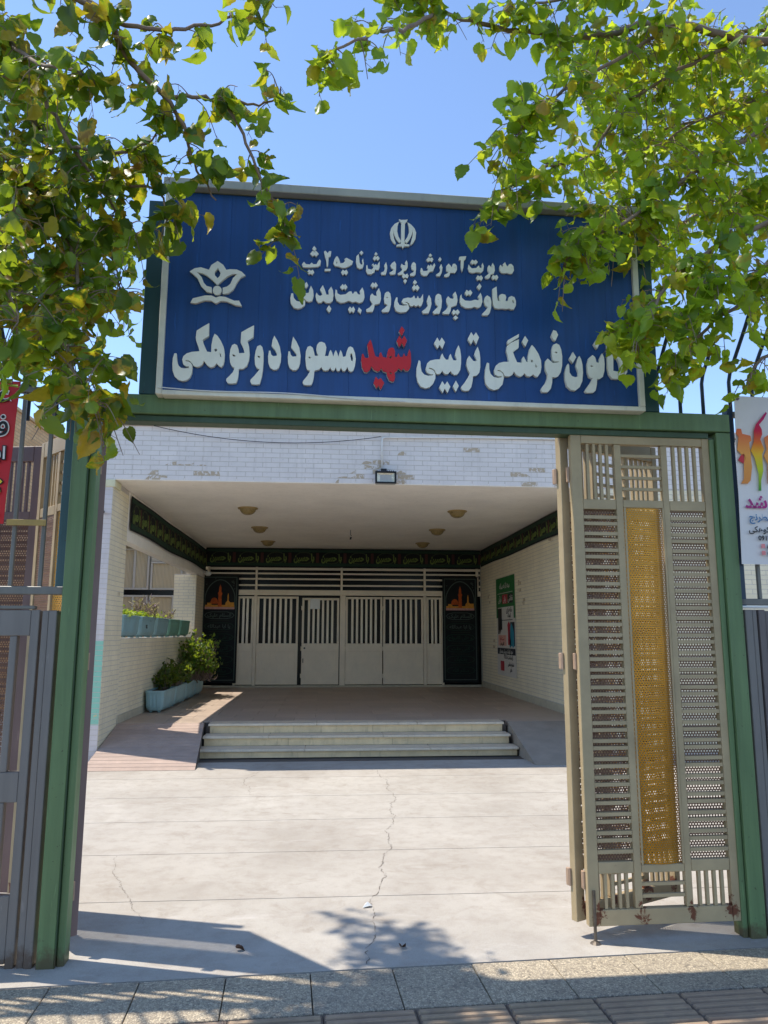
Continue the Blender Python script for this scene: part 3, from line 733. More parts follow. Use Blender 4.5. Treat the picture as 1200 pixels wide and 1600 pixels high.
# poster on the right wall
po = thing('wall_poster', 'tall green and white printed poster on the right porch wall', 'poster', (3.772, 16.3, .74), R(-90))
W, H = 1.62, 2.05
def flatb(name, x0, x1, z0, z1, mat, k=1): put(name, BX(x0, x1, -.004 - k * .0015, -.0025 - k * .0015, z0, z1), mat, po)
mk = lambda n, h: plain(n, h, .6, .06, 5)
m_pw, m_pg, m_pk, m_pr, m_pb, m_pp = mk('poster_white', '#cfc9bf'), mk('poster_green', '#1f6b33'), mk('poster_black', '#1c1c22'), mk('poster_red', '#b02a38'), mk('poster_teal', '#2f8aa0'), mk('poster_pink', '#d8a493')
put('sheet', MB().box(0, W, -.004, 0, 0, H), m_pw, po)
flatb('green_field', 0, W, 1.42, H, m_pg); flatb('green_edge', 0, .14, 1.2, 1.418, m_pg); flatb('green_edge', W - .12, W, 1.18, 1.418, m_pg)
flatb('black_field', .14, .5, .95, 1.40, m_pk); flatb('black_field', 1.2, 1.55, .62, 1.10, m_pk, 1)
flatb('white_field', .5, 1.48, 1.18, 1.42, m_pw, 2); flatb('red_block', .56, 1.02, 1.49, 1.68, m_pr, 2); flatb('black_block', 1.08, 1.46, 1.49, 1.68, m_pk, 2)
flatb('white_line', .14, 1.45, 1.71, 1.72, m_pw, 2); flatb('black_line', .5, 1.4, 1.14, 1.155, m_pk, 2)
flatb('pink_field', .14, .85, .62, .84, m_pp, 2); flatb('black_strip', .05, W - .05, .44, .57, m_pk, 2); flatb('red_stamp', .3, .62, .1, .3, m_pr, 2)
for nm, pts, mt in (('figure', [(.16, .86), (.2, 1.15), (.18, 1.32), (.28, 1.4), (.38, 1.3), (.34, 1.12), (.42, .95), (.36, .86), (.3, .98), (.26, .86)], m_pk),
                    ('figure', [(1.0, .64), (1.02, .9), (.98, 1.05), (1.1, 1.12), (1.22, 1.05), (1.2, .86), (1.28, .64)], m_pr),
                    ('figure', [(1.12, .62), (1.16, .9), (1.2, 1.0), (1.3, 1.08), (1.42, 1.0), (1.5, .9), (1.5, .62), (1.4, .58), (1.3, .64), (1.2, .58)], m_pb)):
    link(nm, curve_mesh(nm, [[(x * 1000, z * 1000) for x, z in pts]], .0015, mt, -.009), po)
for txt, sz, x, z, mt in (('سه تا نه ساله', .17, .78, 1.86, m_pw), ('نقاشی', .16, 1.27, 1.585, m_pw), ('زبان', .16, .79, 1.585, m_pw), ('قرآن', .16, .35, 1.585, m_pw),
                          ('خانه بازی', .14, 1.15, 1.35, m_pk), ('کودک', .12, 1.15, 1.24, m_pk), ('ثبت نام', .12, .5, .77, m_pr), ('کلاس هنر', .09, .5, .66, m_pk), ('مهد کودک و پیش دبستان', .11, .8, .505, m_pw),
                          ('از ساعت ۸ تا ۱۲', .12, 1.0, .39, m_pk), ('شماره تماس', .10, 1.2, .25, m_pk), ('دفتر', .10, 1.2, .14, m_pk)):
    link('lettering', text_mesh(txt, sz, mt, .0012, .002), po, (x, -.0095, z))

# ---------------------------------------------------------------- planters
def rrect(w_, l_, r_, n=6):
    P = []
    for cx, cy, a0 in ((w_ / 2 - r_, l_ / 2 - r_, 0), (-w_ / 2 + r_, l_ / 2 - r_, 90), (-w_ / 2 + r_, -l_ / 2 + r_, 180), (w_ / 2 - r_, -l_ / 2 + r_, 270)):
        for k in range(n + 1):
            a = R(a0 + 90 * k / n); P.append((cx + r_ * math.cos(a), cy + r_ * math.sin(a)))
    return P
def resample(P, n):
    L = [0]; Q = P + [P[0]]
    for a, b in zip(Q, Q[1:]): L.append(L[-1] + math.hypot(b[0] - a[0], b[1] - a[1]))
    out = []
    for k in range(n):
        t = L[-1] * k / n; i = max(j for j in range(len(L)) if L[j] <= t + 1e-9); i = min(i, len(P) - 1)
        u = (t - L[i]) / max(1e-9, L[i + 1] - L[i]); out.append((Q[i][0] + (Q[i + 1][0] - Q[i][0]) * u, Q[i][1] + (Q[i + 1][1] - Q[i][1]) * u))
    return out
def loft(secs, cap=(True, True)):
    m = MB(); n = len(secs[0][0]); vs = [(x, y, z) for P, z in secs for x, y in P]; fs = []
    for i in range(len(secs) - 1):
        for k in range(n):
            k2 = (k + 1) % n; fs.append((i * n + k, i * n + k2, (i + 1) * n + k2, (i + 1) * n + k))
    if cap[0]: fs.append(tuple(reversed(range(n))))
    if cap[1]: fs.append(tuple((len(secs) - 1) * n + k for k in range(n)))
    return m.add(vs, fs)
def flute(P, a):
    c = []
    for k, (x, y) in enumerate(P):
        r_ = math.hypot(x, y); s = 1 + (a / r_ if k % 3 == 0 else 0); c.append((x * s, y * s))
    return c
def planter(label, mat, L, W, H, group):
    t = thing('planter', label, 'planter', (0, 0, 0), 0, group)
    N = 132; base = lambda s: resample(rrect(W * s, L - W * (1 - s), .055 * s + .02), N)
    put('body', loft([(base(.60), .025), (base(.72), .035), (base(.80), .06), (flute(base(.86), .005), .09), (flute(base(.94), .005), H - .05), (base(.955), H - .035)], (True, False)), mat, t)
    put('rim', loft([(base(.955), H - .04), (base(1.0), H - .035), (base(1.0), H - .005), (base(.97), H), (base(.90), H), (base(.88), H - .03)], (False, False)), mat, t)
    put('soil', loft([(base(.87), H - .06), (base(.89), H - .028)]), m_soil, t)
    for sx in (-1, 1):
        for sy in (-1, 1):
            put('foot', MB().box(sx * W * .2 - .02, sx * W * .2 + .02, sy * L * .38 - .02, sy * L * .38 + .02, 0, .03), mat, t)
    return t
pl0 = planter('first', m_pot, 1.06, .31, .33, 'turquoise planters')
pl1 = None
labs_u = ['weathered blue planter on the ledge, half hidden behind the front pillar', 'blue planter with black graffiti on the ledge under the lime and purple plants', 'middle planter on the ledge, plain faded blue-green',
          'greener planter on the ledge, second from the back pillar', 'last dark teal planter on the ledge against the back pillar']
for i, l in enumerate(labs_u):
    o = pl0 if i == 0 else copy_tree(pl0)
    o.location = (-2.975, 11.40 + i * 1.09, 1.53); o.scale = (1, .93, 1); o['label'] = l; o['group'] = 'planters along the ledge of the low wall'
    if i in (3, 4):
        for c in o.children:
            if c.name.startswith(('body', 'rim')):
                c.data = c.data.copy(); c.data.materials[0] = m_pot2
    if i == 1:
        sg = put('graffiti', MB().tube([(.157, -.25, .2), (.157, -.22, .15)], .004, 4).tube([(.157, -.22, .2), (.157, -.25, .15)], .004, 4).tube([(.157, -.16, .2), (.157, -.19, .18), (.157, -.16, .16), (.157, -.19, .14)], .004, 4)
                 .tube([(.158, .02, .26), (.158, .06, .27), (.158, .12, .26)], .004, 4), m_black, o)
labs_l = ['pale blue fluted planter at the front of the floor row', 'second planter of the floor row under the dark bushy plant', 'third planter of the floor row below the tall green bush', 'rearmost planter of the floor row with a purple trailing plant']
for i, l in enumerate(labs_l):
    o = copy_tree(pl0); o.location = (-2.64, 12.75 + i * 1.0, .371); o['label'] = l; o['group'] = 'planters in a row on the porch floor'
    o.scale = (1, .93, 1.02)

def leaf_mesh(name, L, W, fold, curl, tip, mat, rows=5, heart=True):
    """one leaf: base at origin, tip along -z, face towards -y"""
    prof = [(0, .34), (.05, .80), (.14, .90), (.2, 1.0), (.3, .92), (.37, .98), (.48, .80), (.55, .83), (.66, .56), (.73, .56), (.84, .24), (1.0, 0)] if heart else [(0, .1), (.2, .75), (.45, 1), (.7, .75), (.9, .35), (1, 0)]
    vs = []; fs = []; back = .10 if heart else 0
    for i, (t, w_) in enumerate(prof):
        ang = curl * t; z = -L * (math.sin(ang) / curl if abs(curl) > .01 else t); y = L * ((1 - math.cos(ang)) / curl if abs(curl) > .01 else 0)
        hw = W / 2 * w_; sk = back * L * (1 if i == 0 else .5 if i == 1 else .1 if i == 2 else 0) + (.012 * L if i in (3, 5, 7, 9) and heart else 0)
        q = fold * hw; q2 = fold * hw * .55; ruf = .05 * W * math.sin(i * 1.3)
        vs += [(-hw, y - q + ruf, z + sk), (-hw * .55, y - q2 - ruf * .5, z + sk * .5), (0, y, z), (hw * .55, y - q2 + ruf * .5, z + sk * .5), (hw, y - q - ruf, z + sk)]
    for i in range(len(prof) - 1):
        for k in range(4): fs.append((i * 5 + k, i * 5 + k + 1, (i + 1) * 5 + k + 1, (i + 1) * 5 + k))
    me = MB().add(vs, fs)
    return me
def leaf_matrix(p, tip, face, s):
    z = -Vector(tip).normalized(); y = Vector(face); y = (y - z * y.dot(z))
    if y.length < .05: y = Vector((.3, .9, .1)) - z * z.dot(Vector((.3, .9, .1)))
    y.normalize(); x = y.cross(z)
    return Matrix(((x.x * s, y.x * s, z.x * s, p[0]), (x.y * s, y.y * s, z.y * s, p[1]), (x.z * s, y.z * s, z.z * s, p[2]), (0, 0, 0, 1)))
def plant(label, loc, rx, ry, rz_, n, mat, ls, lw, up=.5, cat='plant', stemmat=None, seed=1, heart=False, droop=0.0, spiky=False):
    rnd = random.Random(seed); t = thing(cat if cat in ('bush',) else 'potted_plant', label, 'plant', loc)
    st = MB(); lm = MB(); src = [leaf_mesh('x', ls, lw, f, c, 0, mat, heart=heart) for f, c in ((.3, .5), (.5, 1.0), (.15, -.4))]
    for k in range(n):
        a = rnd.uniform(0, 6.283); q = rnd.random() ** .5; hgt = rnd.uniform(.12, 1) ** .8
        tipp = Vector((rx * q * math.cos(a), ry * q * math.sin(a), rz_ * hgt * math.sqrt(max(.1, 1 - .6 * q * q)) - droop * q * rz_))
        b = Vector((tipp.x * .25, tipp.y * .55, -.01))
        if k % 3 == 0: st.tube([b, b.lerp(tipp, .5) + Vector((0, 0, .1 * rz_)), tipp], [.006, .004, .002], 4)
        for j in range(4 if not spiky else 6):
            p = b.lerp(tipp, rnd.uniform(.45, 1.02)) + Vector((rnd.gauss(0, .02), rnd.gauss(0, .02), rnd.gauss(0, .02) + .03 * rz_))
            d = Vector((rnd.gauss(0, 1), rnd.gauss(0, 1), rnd.gauss(up, .7)))
            if spiky: d = Vector((rnd.gauss(0, 1), rnd.gauss(0, 1), rnd.gauss(.9, .6)))
            M = leaf_matrix(p, d, Vector((rnd.gauss(0, 1), rnd.gauss(0, 1), rnd.gauss(.8, .5))), rnd.uniform(.6, 1.15))
            s = src[rnd.randrange(3)]; lm.add([M @ Vector(v) for v in s.v], s.f)
    put('stems', st, m_bark2, t); put('foliage', lm, mat, t, kind='stuff', smooth=True)
    return t
plant('lime green plant spilling over the ledge planter nearest the pillar', (-2.97, 11.35, 1.83), .17, .5, .11, 90, m_pl3, .05, .045, seed=2, heart=True)
plant('lime green plant in the graffitied ledge planter', (-2.97, 12.45, 1.83), .15, .5, .11, 80, m_pl3, .05, .045, seed=3, heart=True)
plant('spiky purple plant rising above the lime plants on the ledge', (-2.98, 12.75, 1.84), .22, .42, .36, 50, m_pl4, .11, .022, seed=4, spiky=True)
plant('thin purple shoot in the middle ledge planter', (-2.95, 14.6, 1.83), .1, .3, .22, 14, m_pl4, .08, .02, seed=5, spiky=True)
plant('low lime sprigs in the middle ledge planter', (-2.95, 13.4, 1.83), .14, .45, .10, 40, m_pl3, .045, .04, seed=15, heart=True)
plant('dark green bushy plant in the second floor planter', (-2.60, 13.75, .70), .27, .75, .46, 170, m_pl2, .10, .045, seed=6)
plant('low dark green leaves over the front floor planter', (-2.66, 13.1, .69), .18, .3, .34, 60, m_pl2, .10, .05, seed=16)
plant('tall fresh green bush standing over the third floor planter', (-2.50, 15.35, .70), .46, .72, .98, 300, m_pl1, .085, .055, seed=7, heart=True)
plant('purple trailing plant hanging from the rearmost floor planter', (-2.46, 15.55, .70), .26, .4, .26, 60, m_pl4, .14, .03, seed=8, spiky=True, droop=.3)

# ---------------------------------------------------------------- gate frame (its line is turned 1.6 degrees)
TH = R(1.6)
def G(s, off=0.0, z=0.0): return (s * math.cos(TH) - off * math.sin(TH), 4.06 + s * math.sin(TH) + off * math.cos(TH), z)
gf = thing('gateway', 'green painted steel gate frame under the blue sign', 'gateway', G(0), TH)
put('post', MB().box(-1.362, -1.277, -.002, .12, -.01, 2.782, .004), m_green, gf)
put('door_stop', MB().box(-1.274, -1.238, .022, .11, -.005, 2.745, .004), m_green, gf)
put('post', MB().box(2.295, 2.385, -.002, .12, -.01, 2.782, .004), m_green, gf)
put('door_stop', MB().box(2.262, 2.292, .018, .11, -.005, 2.745, .004), m_green, gf)
put('beam', MB().box(-1.362, 2.385, -.006, .12, 2.785, 2.893, .004), m_green, gf)
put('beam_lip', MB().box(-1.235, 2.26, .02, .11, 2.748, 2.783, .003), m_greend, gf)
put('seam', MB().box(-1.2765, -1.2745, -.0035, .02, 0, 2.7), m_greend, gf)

# sign
sg = thing('gate_sign', 'large blue school sign with raised white and red Persian letters over the gate', 'sign', G(0), TH)
SY = -.05
put('box', MB().box(-.90, 1.81, SY + .004, SY + .13, 2.90, 4.09), m_teal, sg)
nP = 16; pw = (1.80 + .90) / nP
for i in range(nP):
    put('panel_strip', MB().box(-.90 + i * pw + .0002, -.90 + (i + 1) * pw - .0002, SY - .008, SY + .003, 2.905, 4.075, .0006), m_blue, sg)
put('frame', MB().box(-.93, -.897, SY - .03, SY + .08, 2.875, 4.08, .003), m_alu, sg)
put('frame', MB().box(1.798, 1.832, SY - .03, SY + .08, 2.9, 4.08, .003), m_alu, sg)
put('frame', MB().box(-.896, 1.832, SY - .03, SY + .08, 2.872, 2.899, .003), m_alu, sg)
put('cap', MB().box(-.94, 1.845, SY - .06, SY + .15, 4.083, 4.135, .004), plain('sign_cap_grey', '#a9a89c', .5, .1, 6, dirt=.3), sg)
put('side_post', MB().box(-1.035, -.945, .0, .10, 2.896, 4.05, .003), m_teal, sg)
put('side_post', MB().box(1.86, 1.955, .0, .10, 2.896, 4.05, .003), m_teal, sg)
LETTERS = """
big:-660 3288 -659 3214 -679 3199 -692 3189 -684 3164 -665 3123 -643 3120 -643 3161 -637 3203 -628 3228 -613 3217 -593 3188 -577 3154 -570 3115 -570 3076 -575 3051 -585 3036 -599 3045 -611 3058 -624 3039 -642 3033 -661 3045 -680 3070 -686 3051 -700 3037 -715 3033 -734 3039 -743 3054 -758 3067 -777 3070 -777 3064 -760 3061 -749 3054 -741 3044 -740 3029 -741 3000 -751 2971 -769 2955 -789 2950 -812 2956 -833 2977 -844 3006 -847 3044 -846 3078 -839 3105 -828 3106 -825 3084 -821 3055 -813 3036 -799 3024 -781 3022 -760 3025 -758 3034 -775 3034 -790 3047 -796 3071 -791 3091 -773 3108 -746 3118 -706 3123 -711 3143 -726 3182 -729 3201 -726 3241 -693 3266|-626 3139 -614 3143 -612 3130 -618 3124 -625 3130|-597 3121 -590 3109 -587 3092 -594 3099
big:-416 3287 -417 3218 -449 3195 -440 3165 -435 3121 -437 3086 -447 3051 -467 3033 -491 3031 -491 3010 -494 2976 -501 2950 -524 2946 -547 2947 -557 2964 -555 2973 -540 2989 -522 3011 -514 3035 -528 3043 -539 3067 -543 3106 -540 3141 -532 3166 -518 3174 -504 3167 -496 3143 -493 3121 -463 3124 -469 3149 -486 3185 -484 3243 -452 3265|-528 3114 -513 3110 -512 3100 -526 3103
big:-379 3174 -367 3163 -360 3134 -358 3085 -360 3035 -365 2991 -375 2949 -395 2945 -419 2947 -427 2964 -424 2974 -406 2994 -388 3019 -377 3035 -393 3039 -403 3058 -407 3097 -403 3137 -395 3165|-391 3113 -377 3108 -379 3098 -391 3103
big:-303 3232 -286 3204 -271 3168 -263 3123 -264 3084 -273 3049 -286 3036 -303 3034 -322 3047 -332 3076 -334 3110 -330 3143 -322 3143 -317 3121 -307 3112 -288 3115 -285 3125 -296 3147 -316 3171 -312 3206
big:-199 3231 -180 3202 -164 3168 -156 3123 -157 3083 -165 3053 -179 3037 -198 3036 -214 3049 -224 3075 -226 3110 -223 3144 -215 3144 -209 3123 -199 3114 -180 3117 -178 3127 -191 3146 -209 3168 -205 3201
big:120 3188 134 3181 146 3151 151 3116 147 3076 138 3048 125 3039 112 3047 104 3067 95 3047 86 3041 76 3048 69 3063 62 3045 53 3040 45 3047 40 3062 33 3047 26 3041 17 3046 9 3060 0 3045 -16 3040 -31 3044 -40 3061 -52 3046 -78 3038 -80 3007 -85 2977 -93 2955 -116 2952 -135 2955 -142 2968 -138 2978 -117 3006 -101 3036 -118 3043 -125 3065 -129 3109 -127 3149 -118 3175 -104 3181 -89 3171 -82 3146 -77 3124 -56 3126 -65 3139 -70 3164 -66 3189 -54 3205 -40 3208 -23 3201 -14 3177 -18 3146 -22 3126 -3 3126 3 3150 10 3163 18 3148 25 3123 32 3149 39 3163 46 3149 54 3125 60 3150 65 3164 73 3150 80 3124 94 3129 99 3154 108 3180|-114 3115 -105 3119 -98 3113 -105 3106|122 3148 130 3145 135 3121 133 3101 126 3105 120 3130
red:453 3187 461 3160 463 3110 458 3074 446 3059 431 3058 419 3072 409 3057 392 3071 383 3056 369 3045 372 3015 367 2995 356 2990 339 2999 327 3024 324 3044 306 3049 294 3067 286 3052 272 3047 253 3056 238 3077 231 3055 214 3039 198 3043 186 3068 181 3108 185 3143 192 3148 202 3124 216 3122 224 3129 220 3159 214 3200 233 3233 242 3206 250 3171 260 3136 279 3129 286 3157 293 3160 303 3133 325 3129 327 3154 334 3180 349 3191 363 3189 371 3171 371 3136 383 3136 390 3159 400 3137 414 3138 422 3161 429 3143 441 3144 448 3170|339 3140 356 3140 349 3127 340 3127|340 3047 354 3042 351 3032 342 3037
red:410 3320 426 3298 410 3262 394 3289
red:396 3264 411 3241 424 3265 440 3235 424 3196 410 3221 397 3195 380 3230
red:263 3016 279 2999 291 3010 311 2981 292 2943 279 2965 268 2949 251 2978
big:736 3223 745 3198 750 3157 749 3112 744 3076 729 3050 711 3045 697 3054 688 3068 675 3050 660 3047 648 3057 640 3067 631 3051 616 3045 604 3051 599 3067 584 3078 565 3082 565 3076 583 3070 594 3062 601 3045 601 3020 588 2989 569 2968 545 2960 518 2969 500 2998 493 3035 495 3081 507 3124 516 3117 518 3082 523 3057 538 3040 560 3034 585 3038 589 3044 572 3044 552 3055 547 3078 555 3108 572 3124 602 3132 629 3134 634 3157 642 3170 651 3148 663 3133 678 3135 683 3160 690 3170 696 3150 705 3132 722 3132 725 3141 715 3163 723 3197
big:614 3264 626 3241 640 3265 658 3237 642 3196 627 3221 615 3195 595 3229
big:640 3006 654 2984 668 3006 686 2975 669 2937 654 2964 642 2936 622 2968
big:718 3012 734 2982 717 2946 700 2978
big:847 3219 857 3188 861 3152 860 3096 854 3065 839 3047 818 3043 814 3013 806 2977 793 2957 771 2953 752 2960 747 2975 767 3001 787 3032 800 3058 790 3078 780 3108 785 3144 797 3163 809 3147 821 3132 838 3132 840 3141 827 3171 835 3197
big:811 3305 824 3284 839 3305 856 3275 839 3232 823 3260 809 3230 790 3264
big:1091 3307 1090 3288 1023 3241 1021 3259 1026 3267
big:1090 3275 1087 3223 1053 3196 1061 3171 1075 3136 1103 3134 1106 3162 1115 3173 1123 3158 1131 3140 1139 3143 1142 3179 1153 3221 1166 3244 1181 3228 1203 3192 1217 3152 1218 3111 1212 3080 1193 3052 1181 3055 1169 3068 1151 3053 1131 3056 1116 3072 1108 3058 1090 3050 1071 3059 1055 3078 1046 3060 1028 3049 1002 3050 993 3070 976 3082 959 3086 960 3080 979 3074 992 3061 996 3040 987 3000 964 2973 937 2965 910 2974 890 3001 885 3041 891 3092 900 3126 912 3123 912 3088 919 3060 936 3043 958 3038 983 3042 986 3049 961 3048 944 3059 941 3084 951 3110 970 3127 998 3135 1027 3136 1023 3169 1015 3200 1019 3231 1040 3250|1158 3154 1169 3152 1167 3137 1157 3142|1184 3132 1193 3110 1183 3109
big:1127 3297 1145 3270 1126 3230 1109 3263
big:1312 3260 1329 3252 1339 3224 1344 3183 1341 3126 1331 3085 1315 3061 1297 3054 1281 3057 1278 3021 1269 2985 1251 2964 1218 2963 1211 2978 1219 2993 1240 3020 1252 3051 1253 3071 1242 3096 1240 3127 1245 3153 1257 3166 1270 3155 1287 3140 1319 3145 1324 3152 1295 3149 1288 3160 1283 3186 1285 3227 1293 3251|1302 3210 1315 3208 1314 3200 1304 3201
big:1297 3341 1314 3335 1324 3312 1307 3275 1294 3282 1283 3305
big:1446 3190 1456 3172 1463 3136 1464 3090 1458 3038 1441 3002 1415 2980 1390 2982 1366 3004 1356 3045 1357 3086 1368 3127 1378 3141 1383 3128 1384 3087 1396 3067 1416 3060 1435 3066 1436 3094 1424 3130 1433 3166
big:1409 3213 1427 3181 1405 3143 1386 3172
big:1526 3199 1541 3186 1548 3156 1560 3151 1568 3182 1584 3212 1594 3189 1596 3147 1593 3106 1582 3069 1561 3055 1547 3054 1544 3021 1535 2985 1522 2972 1481 2969 1470 2980 1487 3004 1509 3035 1520 3056 1500 3066 1492 3096 1492 3143 1503 3180|1511 3138 1525 3133 1523 3126 1512 3128
big:1562 3306 1576 3277 1554 3236 1536 3267
big:1655 3314 1647 3108 1676 3104 1690 3115 1684 3161 1666 3202 1663 3244 1669 3276 1747 3313 1744 3258 1703 3230 1723 3199 1736 3153 1730 3101 1706 3069 1669 3059 1638 3061 1621 3086 1613 3127 1617 3273
mid:-106 3540 -93 3513 -90 3482 -97 3451 -116 3442 -131 3448 -140 3459 -155 3467 -155 3462 -144 3456 -136 3444 -137 3423 -156 3405 -177 3398 -201 3405 -217 3429 -220 3460 -215 3488 -205 3489 -200 3461 -185 3444 -161 3441 -144 3445 -144 3450 -166 3450 -178 3465 -172 3483 -155 3494 -126 3495 -117 3498 -115 3517
mid:-132 3562 -121 3542 -133 3521 -144 3541
mid:8 3541 18 3519 22 3488 18 3457 4 3443 -20 3442 -35 3454 -46 3442 -63 3440 -75 3457 -79 3483 -74 3501 -66 3488 -54 3481 -40 3490 -55 3520 -39 3547 -28 3521 -18 3491 -4 3492 -7 3517
mid:-3 3428 11 3408 -1 3384 -17 3404
mid:185 3546 194 3523 198 3487 190 3461 168 3450 149 3459 129 3452 110 3462 86 3450 62 3446 40 3458 29 3488 33 3525 41 3520 44 3502 61 3493 90 3499 109 3516 122 3519 131 3501 141 3517 151 3518 161 3503 175 3501 170 3522
mid:73 3560 80 3550 87 3561 100 3544 89 3525 80 3535 72 3524 58 3541
mid:115 3427 125 3416 135 3428 145 3410 135 3389 125 3400 116 3388 105 3410
mid:166 3424 182 3409 176 3386 159 3403
mid:280 3546 290 3518 292 3482 285 3455 266 3447 256 3446 253 3423 244 3402 212 3399 207 3413 227 3427 244 3448 229 3473 231 3499 241 3512 253 3500 268 3498 265 3522
mid:244 3580 253 3570 261 3581 274 3563 261 3547 253 3556 245 3544 232 3561
mid:334 3528 345 3517 350 3486 349 3450 342 3418 334 3405 300 3403 296 3413 313 3428 330 3446 312 3457 309 3488 314 3516 323 3525|323 3496 335 3492 324 3488
mid:534 3525 535 3482 527 3457 517 3446 506 3456 493 3446 482 3454 469 3445 458 3451 452 3465 437 3471 426 3468 437 3466 448 3457 454 3439 454 3432 437 3411 402 3405 377 3415 367 3442 370 3473 379 3496 387 3495 387 3470 398 3450 420 3447 443 3451 443 3455 424 3456 410 3471 420 3490 446 3498 463 3496 474 3501 482 3513 489 3495 497 3496 504 3512 510 3497 519 3497 528 3513
mid:487 3609 500 3594 487 3579 476 3593
mid:483 3578 491 3569 502 3579 514 3561 502 3542 491 3553 480 3541 471 3561
mid:569 3520 580 3498 583 3466 575 3434 566 3409 536 3406 527 3418 549 3437 562 3456 556 3483 562 3506
mid:626 3531 639 3522 644 3488 640 3447 629 3410 596 3407 589 3418 610 3440 623 3455 608 3465 604 3490 608 3518 617 3528|618 3499 627 3497 620 3493
mid:723 3549 732 3524 735 3492 729 3467 709 3457 697 3454 694 3431 685 3410 652 3409 646 3417 665 3434 681 3458 670 3480 670 3503 680 3519 692 3506 708 3504 714 3510 708 3532
mid:711 3439 723 3430 735 3442 747 3425 734 3407 723 3417 711 3406 701 3422
mid:722 3404 737 3390 722 3377 708 3389
mid:871 3550 879 3527 881 3495 871 3465 853 3455 834 3463 814 3453 783 3452 757 3466 747 3493 752 3525 758 3535 761 3512 780 3497 810 3496 837 3505 857 3503 863 3513 855 3526
mid:789 3564 800 3555 811 3565 823 3548 811 3528 800 3537 789 3526 778 3545
mid:866 3607 878 3590 865 3566 850 3586
mid:910 3536 928 3525 934 3498 932 3461 923 3429 912 3414 883 3412 878 3421 897 3441 913 3463 896 3476 890 3501 897 3524|907 3504 918 3502 909 3498
mid:967 3594 969 3528 973 3505 987 3506 978 3524 983 3542 999 3550 1017 3546 1023 3530 1018 3507 1031 3508 1038 3531 1054 3540 1072 3533 1080 3510 1079 3483 1068 3459 1052 3456 1037 3462 1021 3457 999 3460 977 3457 955 3460 944 3480 942 3526 942 3577|1060 3519 1069 3505 1064 3493 1059 3505
sm:-83 3757 -66 3739 -80 3720 -90 3730 -99 3720 -114 3736 -100 3755 -91 3746
sm:-60 3705 -53 3696 -55 3670 -67 3659 -115 3652 -153 3651 -159 3669 -148 3685 -137 3671 -115 3670 -105 3682 -94 3673 -77 3674 -70 3690
sm:-92 3785 -79 3768 -91 3752 -103 3767
sm:-119 3640 -108 3632 -98 3640 -89 3625 -100 3607 -109 3616 -119 3609 -129 3623
sm:-36 3754 -27 3759 -15 3745 -5 3759 6 3758 3 3728 -9 3719 -11 3667 -18 3659 -23 3703 -31 3728
sm:-30 3648 4 3650 1 3637 -30 3635
sm:41 3730 51 3712 59 3687 74 3690 86 3704 81 3714 93 3723 131 3704 125 3683 93 3663 69 3660 45 3668 28 3669 18 3684 25 3711 34 3727|37 3701 42 3687 35 3685
sm:73 3650 83 3641 93 3651 103 3635 93 3616 83 3626 73 3615 63 3632
sm:163 3750 169 3698 176 3686 186 3689 181 3710 188 3726 193 3689 186 3665 169 3659 154 3669 147 3702 150 3737
sm:178 3772 190 3760 178 3746 167 3759
sm:284 3713 284 3678 278 3659 267 3659 258 3661 254 3644 235 3630 215 3631 205 3651 207 3683 213 3686 217 3663 237 3659 250 3674 239 3689 247 3697 254 3686 261 3695 269 3686 275 3698
sm:262 3769 272 3757 262 3746 253 3755
sm:254 3744 263 3738 274 3746 284 3731 274 3717 264 3725 254 3715 245 3729
sm:321 3710 328 3681 325 3653 319 3632 295 3631 291 3642 308 3652 314 3671 310 3689
sm:370 3718 379 3702 379 3670 375 3638 347 3634 340 3645 357 3657 366 3667 351 3675 346 3691 355 3705|362 3694 369 3692 363 3690
sm:440 3729 446 3711 446 3683 437 3666 424 3661 420 3640 394 3634 388 3643 407 3658 416 3670 405 3690 411 3706 420 3698 433 3696 431 3714
sm:422 3647 432 3638 444 3647 452 3633 444 3616 432 3623 422 3615 413 3630
sm:431 3613 442 3602 431 3583 421 3601
sm:483 3720 494 3709 495 3677 492 3644 483 3634 463 3633 459 3645 479 3657 483 3667 469 3675 467 3698 473 3713|477 3699 484 3698 479 3693
sm:603 3720 608 3706 601 3687 594 3668 577 3667 570 3658 559 3641 542 3637 526 3644 520 3664 524 3687 531 3683 537 3667 557 3669 568 3678 559 3692 566 3708 575 3700 582 3712 590 3700 597 3712
sm:578 3779 590 3768 578 3756 569 3765
sm:569 3754 578 3748 588 3755 597 3743 588 3726 577 3734 566 3725 555 3739
sm:643 3717 650 3695 646 3667 635 3641 616 3640 612 3649 631 3664 638 3680 632 3698
sm:636 3760 645 3746 635 3731 625 3744
sm:686 3722 697 3711 703 3700 712 3722 724 3724 734 3711 735 3686 723 3666 696 3667 690 3646 674 3637 659 3642 661 3651 679 3662 685 3669 672 3677 672 3705|681 3703 690 3699 685 3697|722 3706 728 3699 724 3694
sm:759 3770 791 3774 786 3754 777 3749 773 3702 765 3673 758 3701 759 3748 747 3749 751 3768
sm:888 3739 894 3718 891 3690 877 3675 853 3679 826 3671 807 3678 800 3699 805 3725 812 3711 823 3700 849 3704 865 3721 871 3705 882 3708 882 3727
sm:826 3755 837 3748 848 3756 859 3742 847 3725 836 3733 826 3724 815 3739
sm:857 3659 868 3652 878 3660 888 3644 878 3625 868 3635 857 3627 847 3643
sm:948 3742 958 3722 960 3694 953 3675 935 3669 930 3650 921 3642 906 3641 900 3653 915 3666 926 3678 916 3694 918 3715 926 3727 934 3718 945 3714 941 3728
sm:948 3668 959 3661 971 3669 980 3653 970 3634 959 3643 948 3635 938 3651
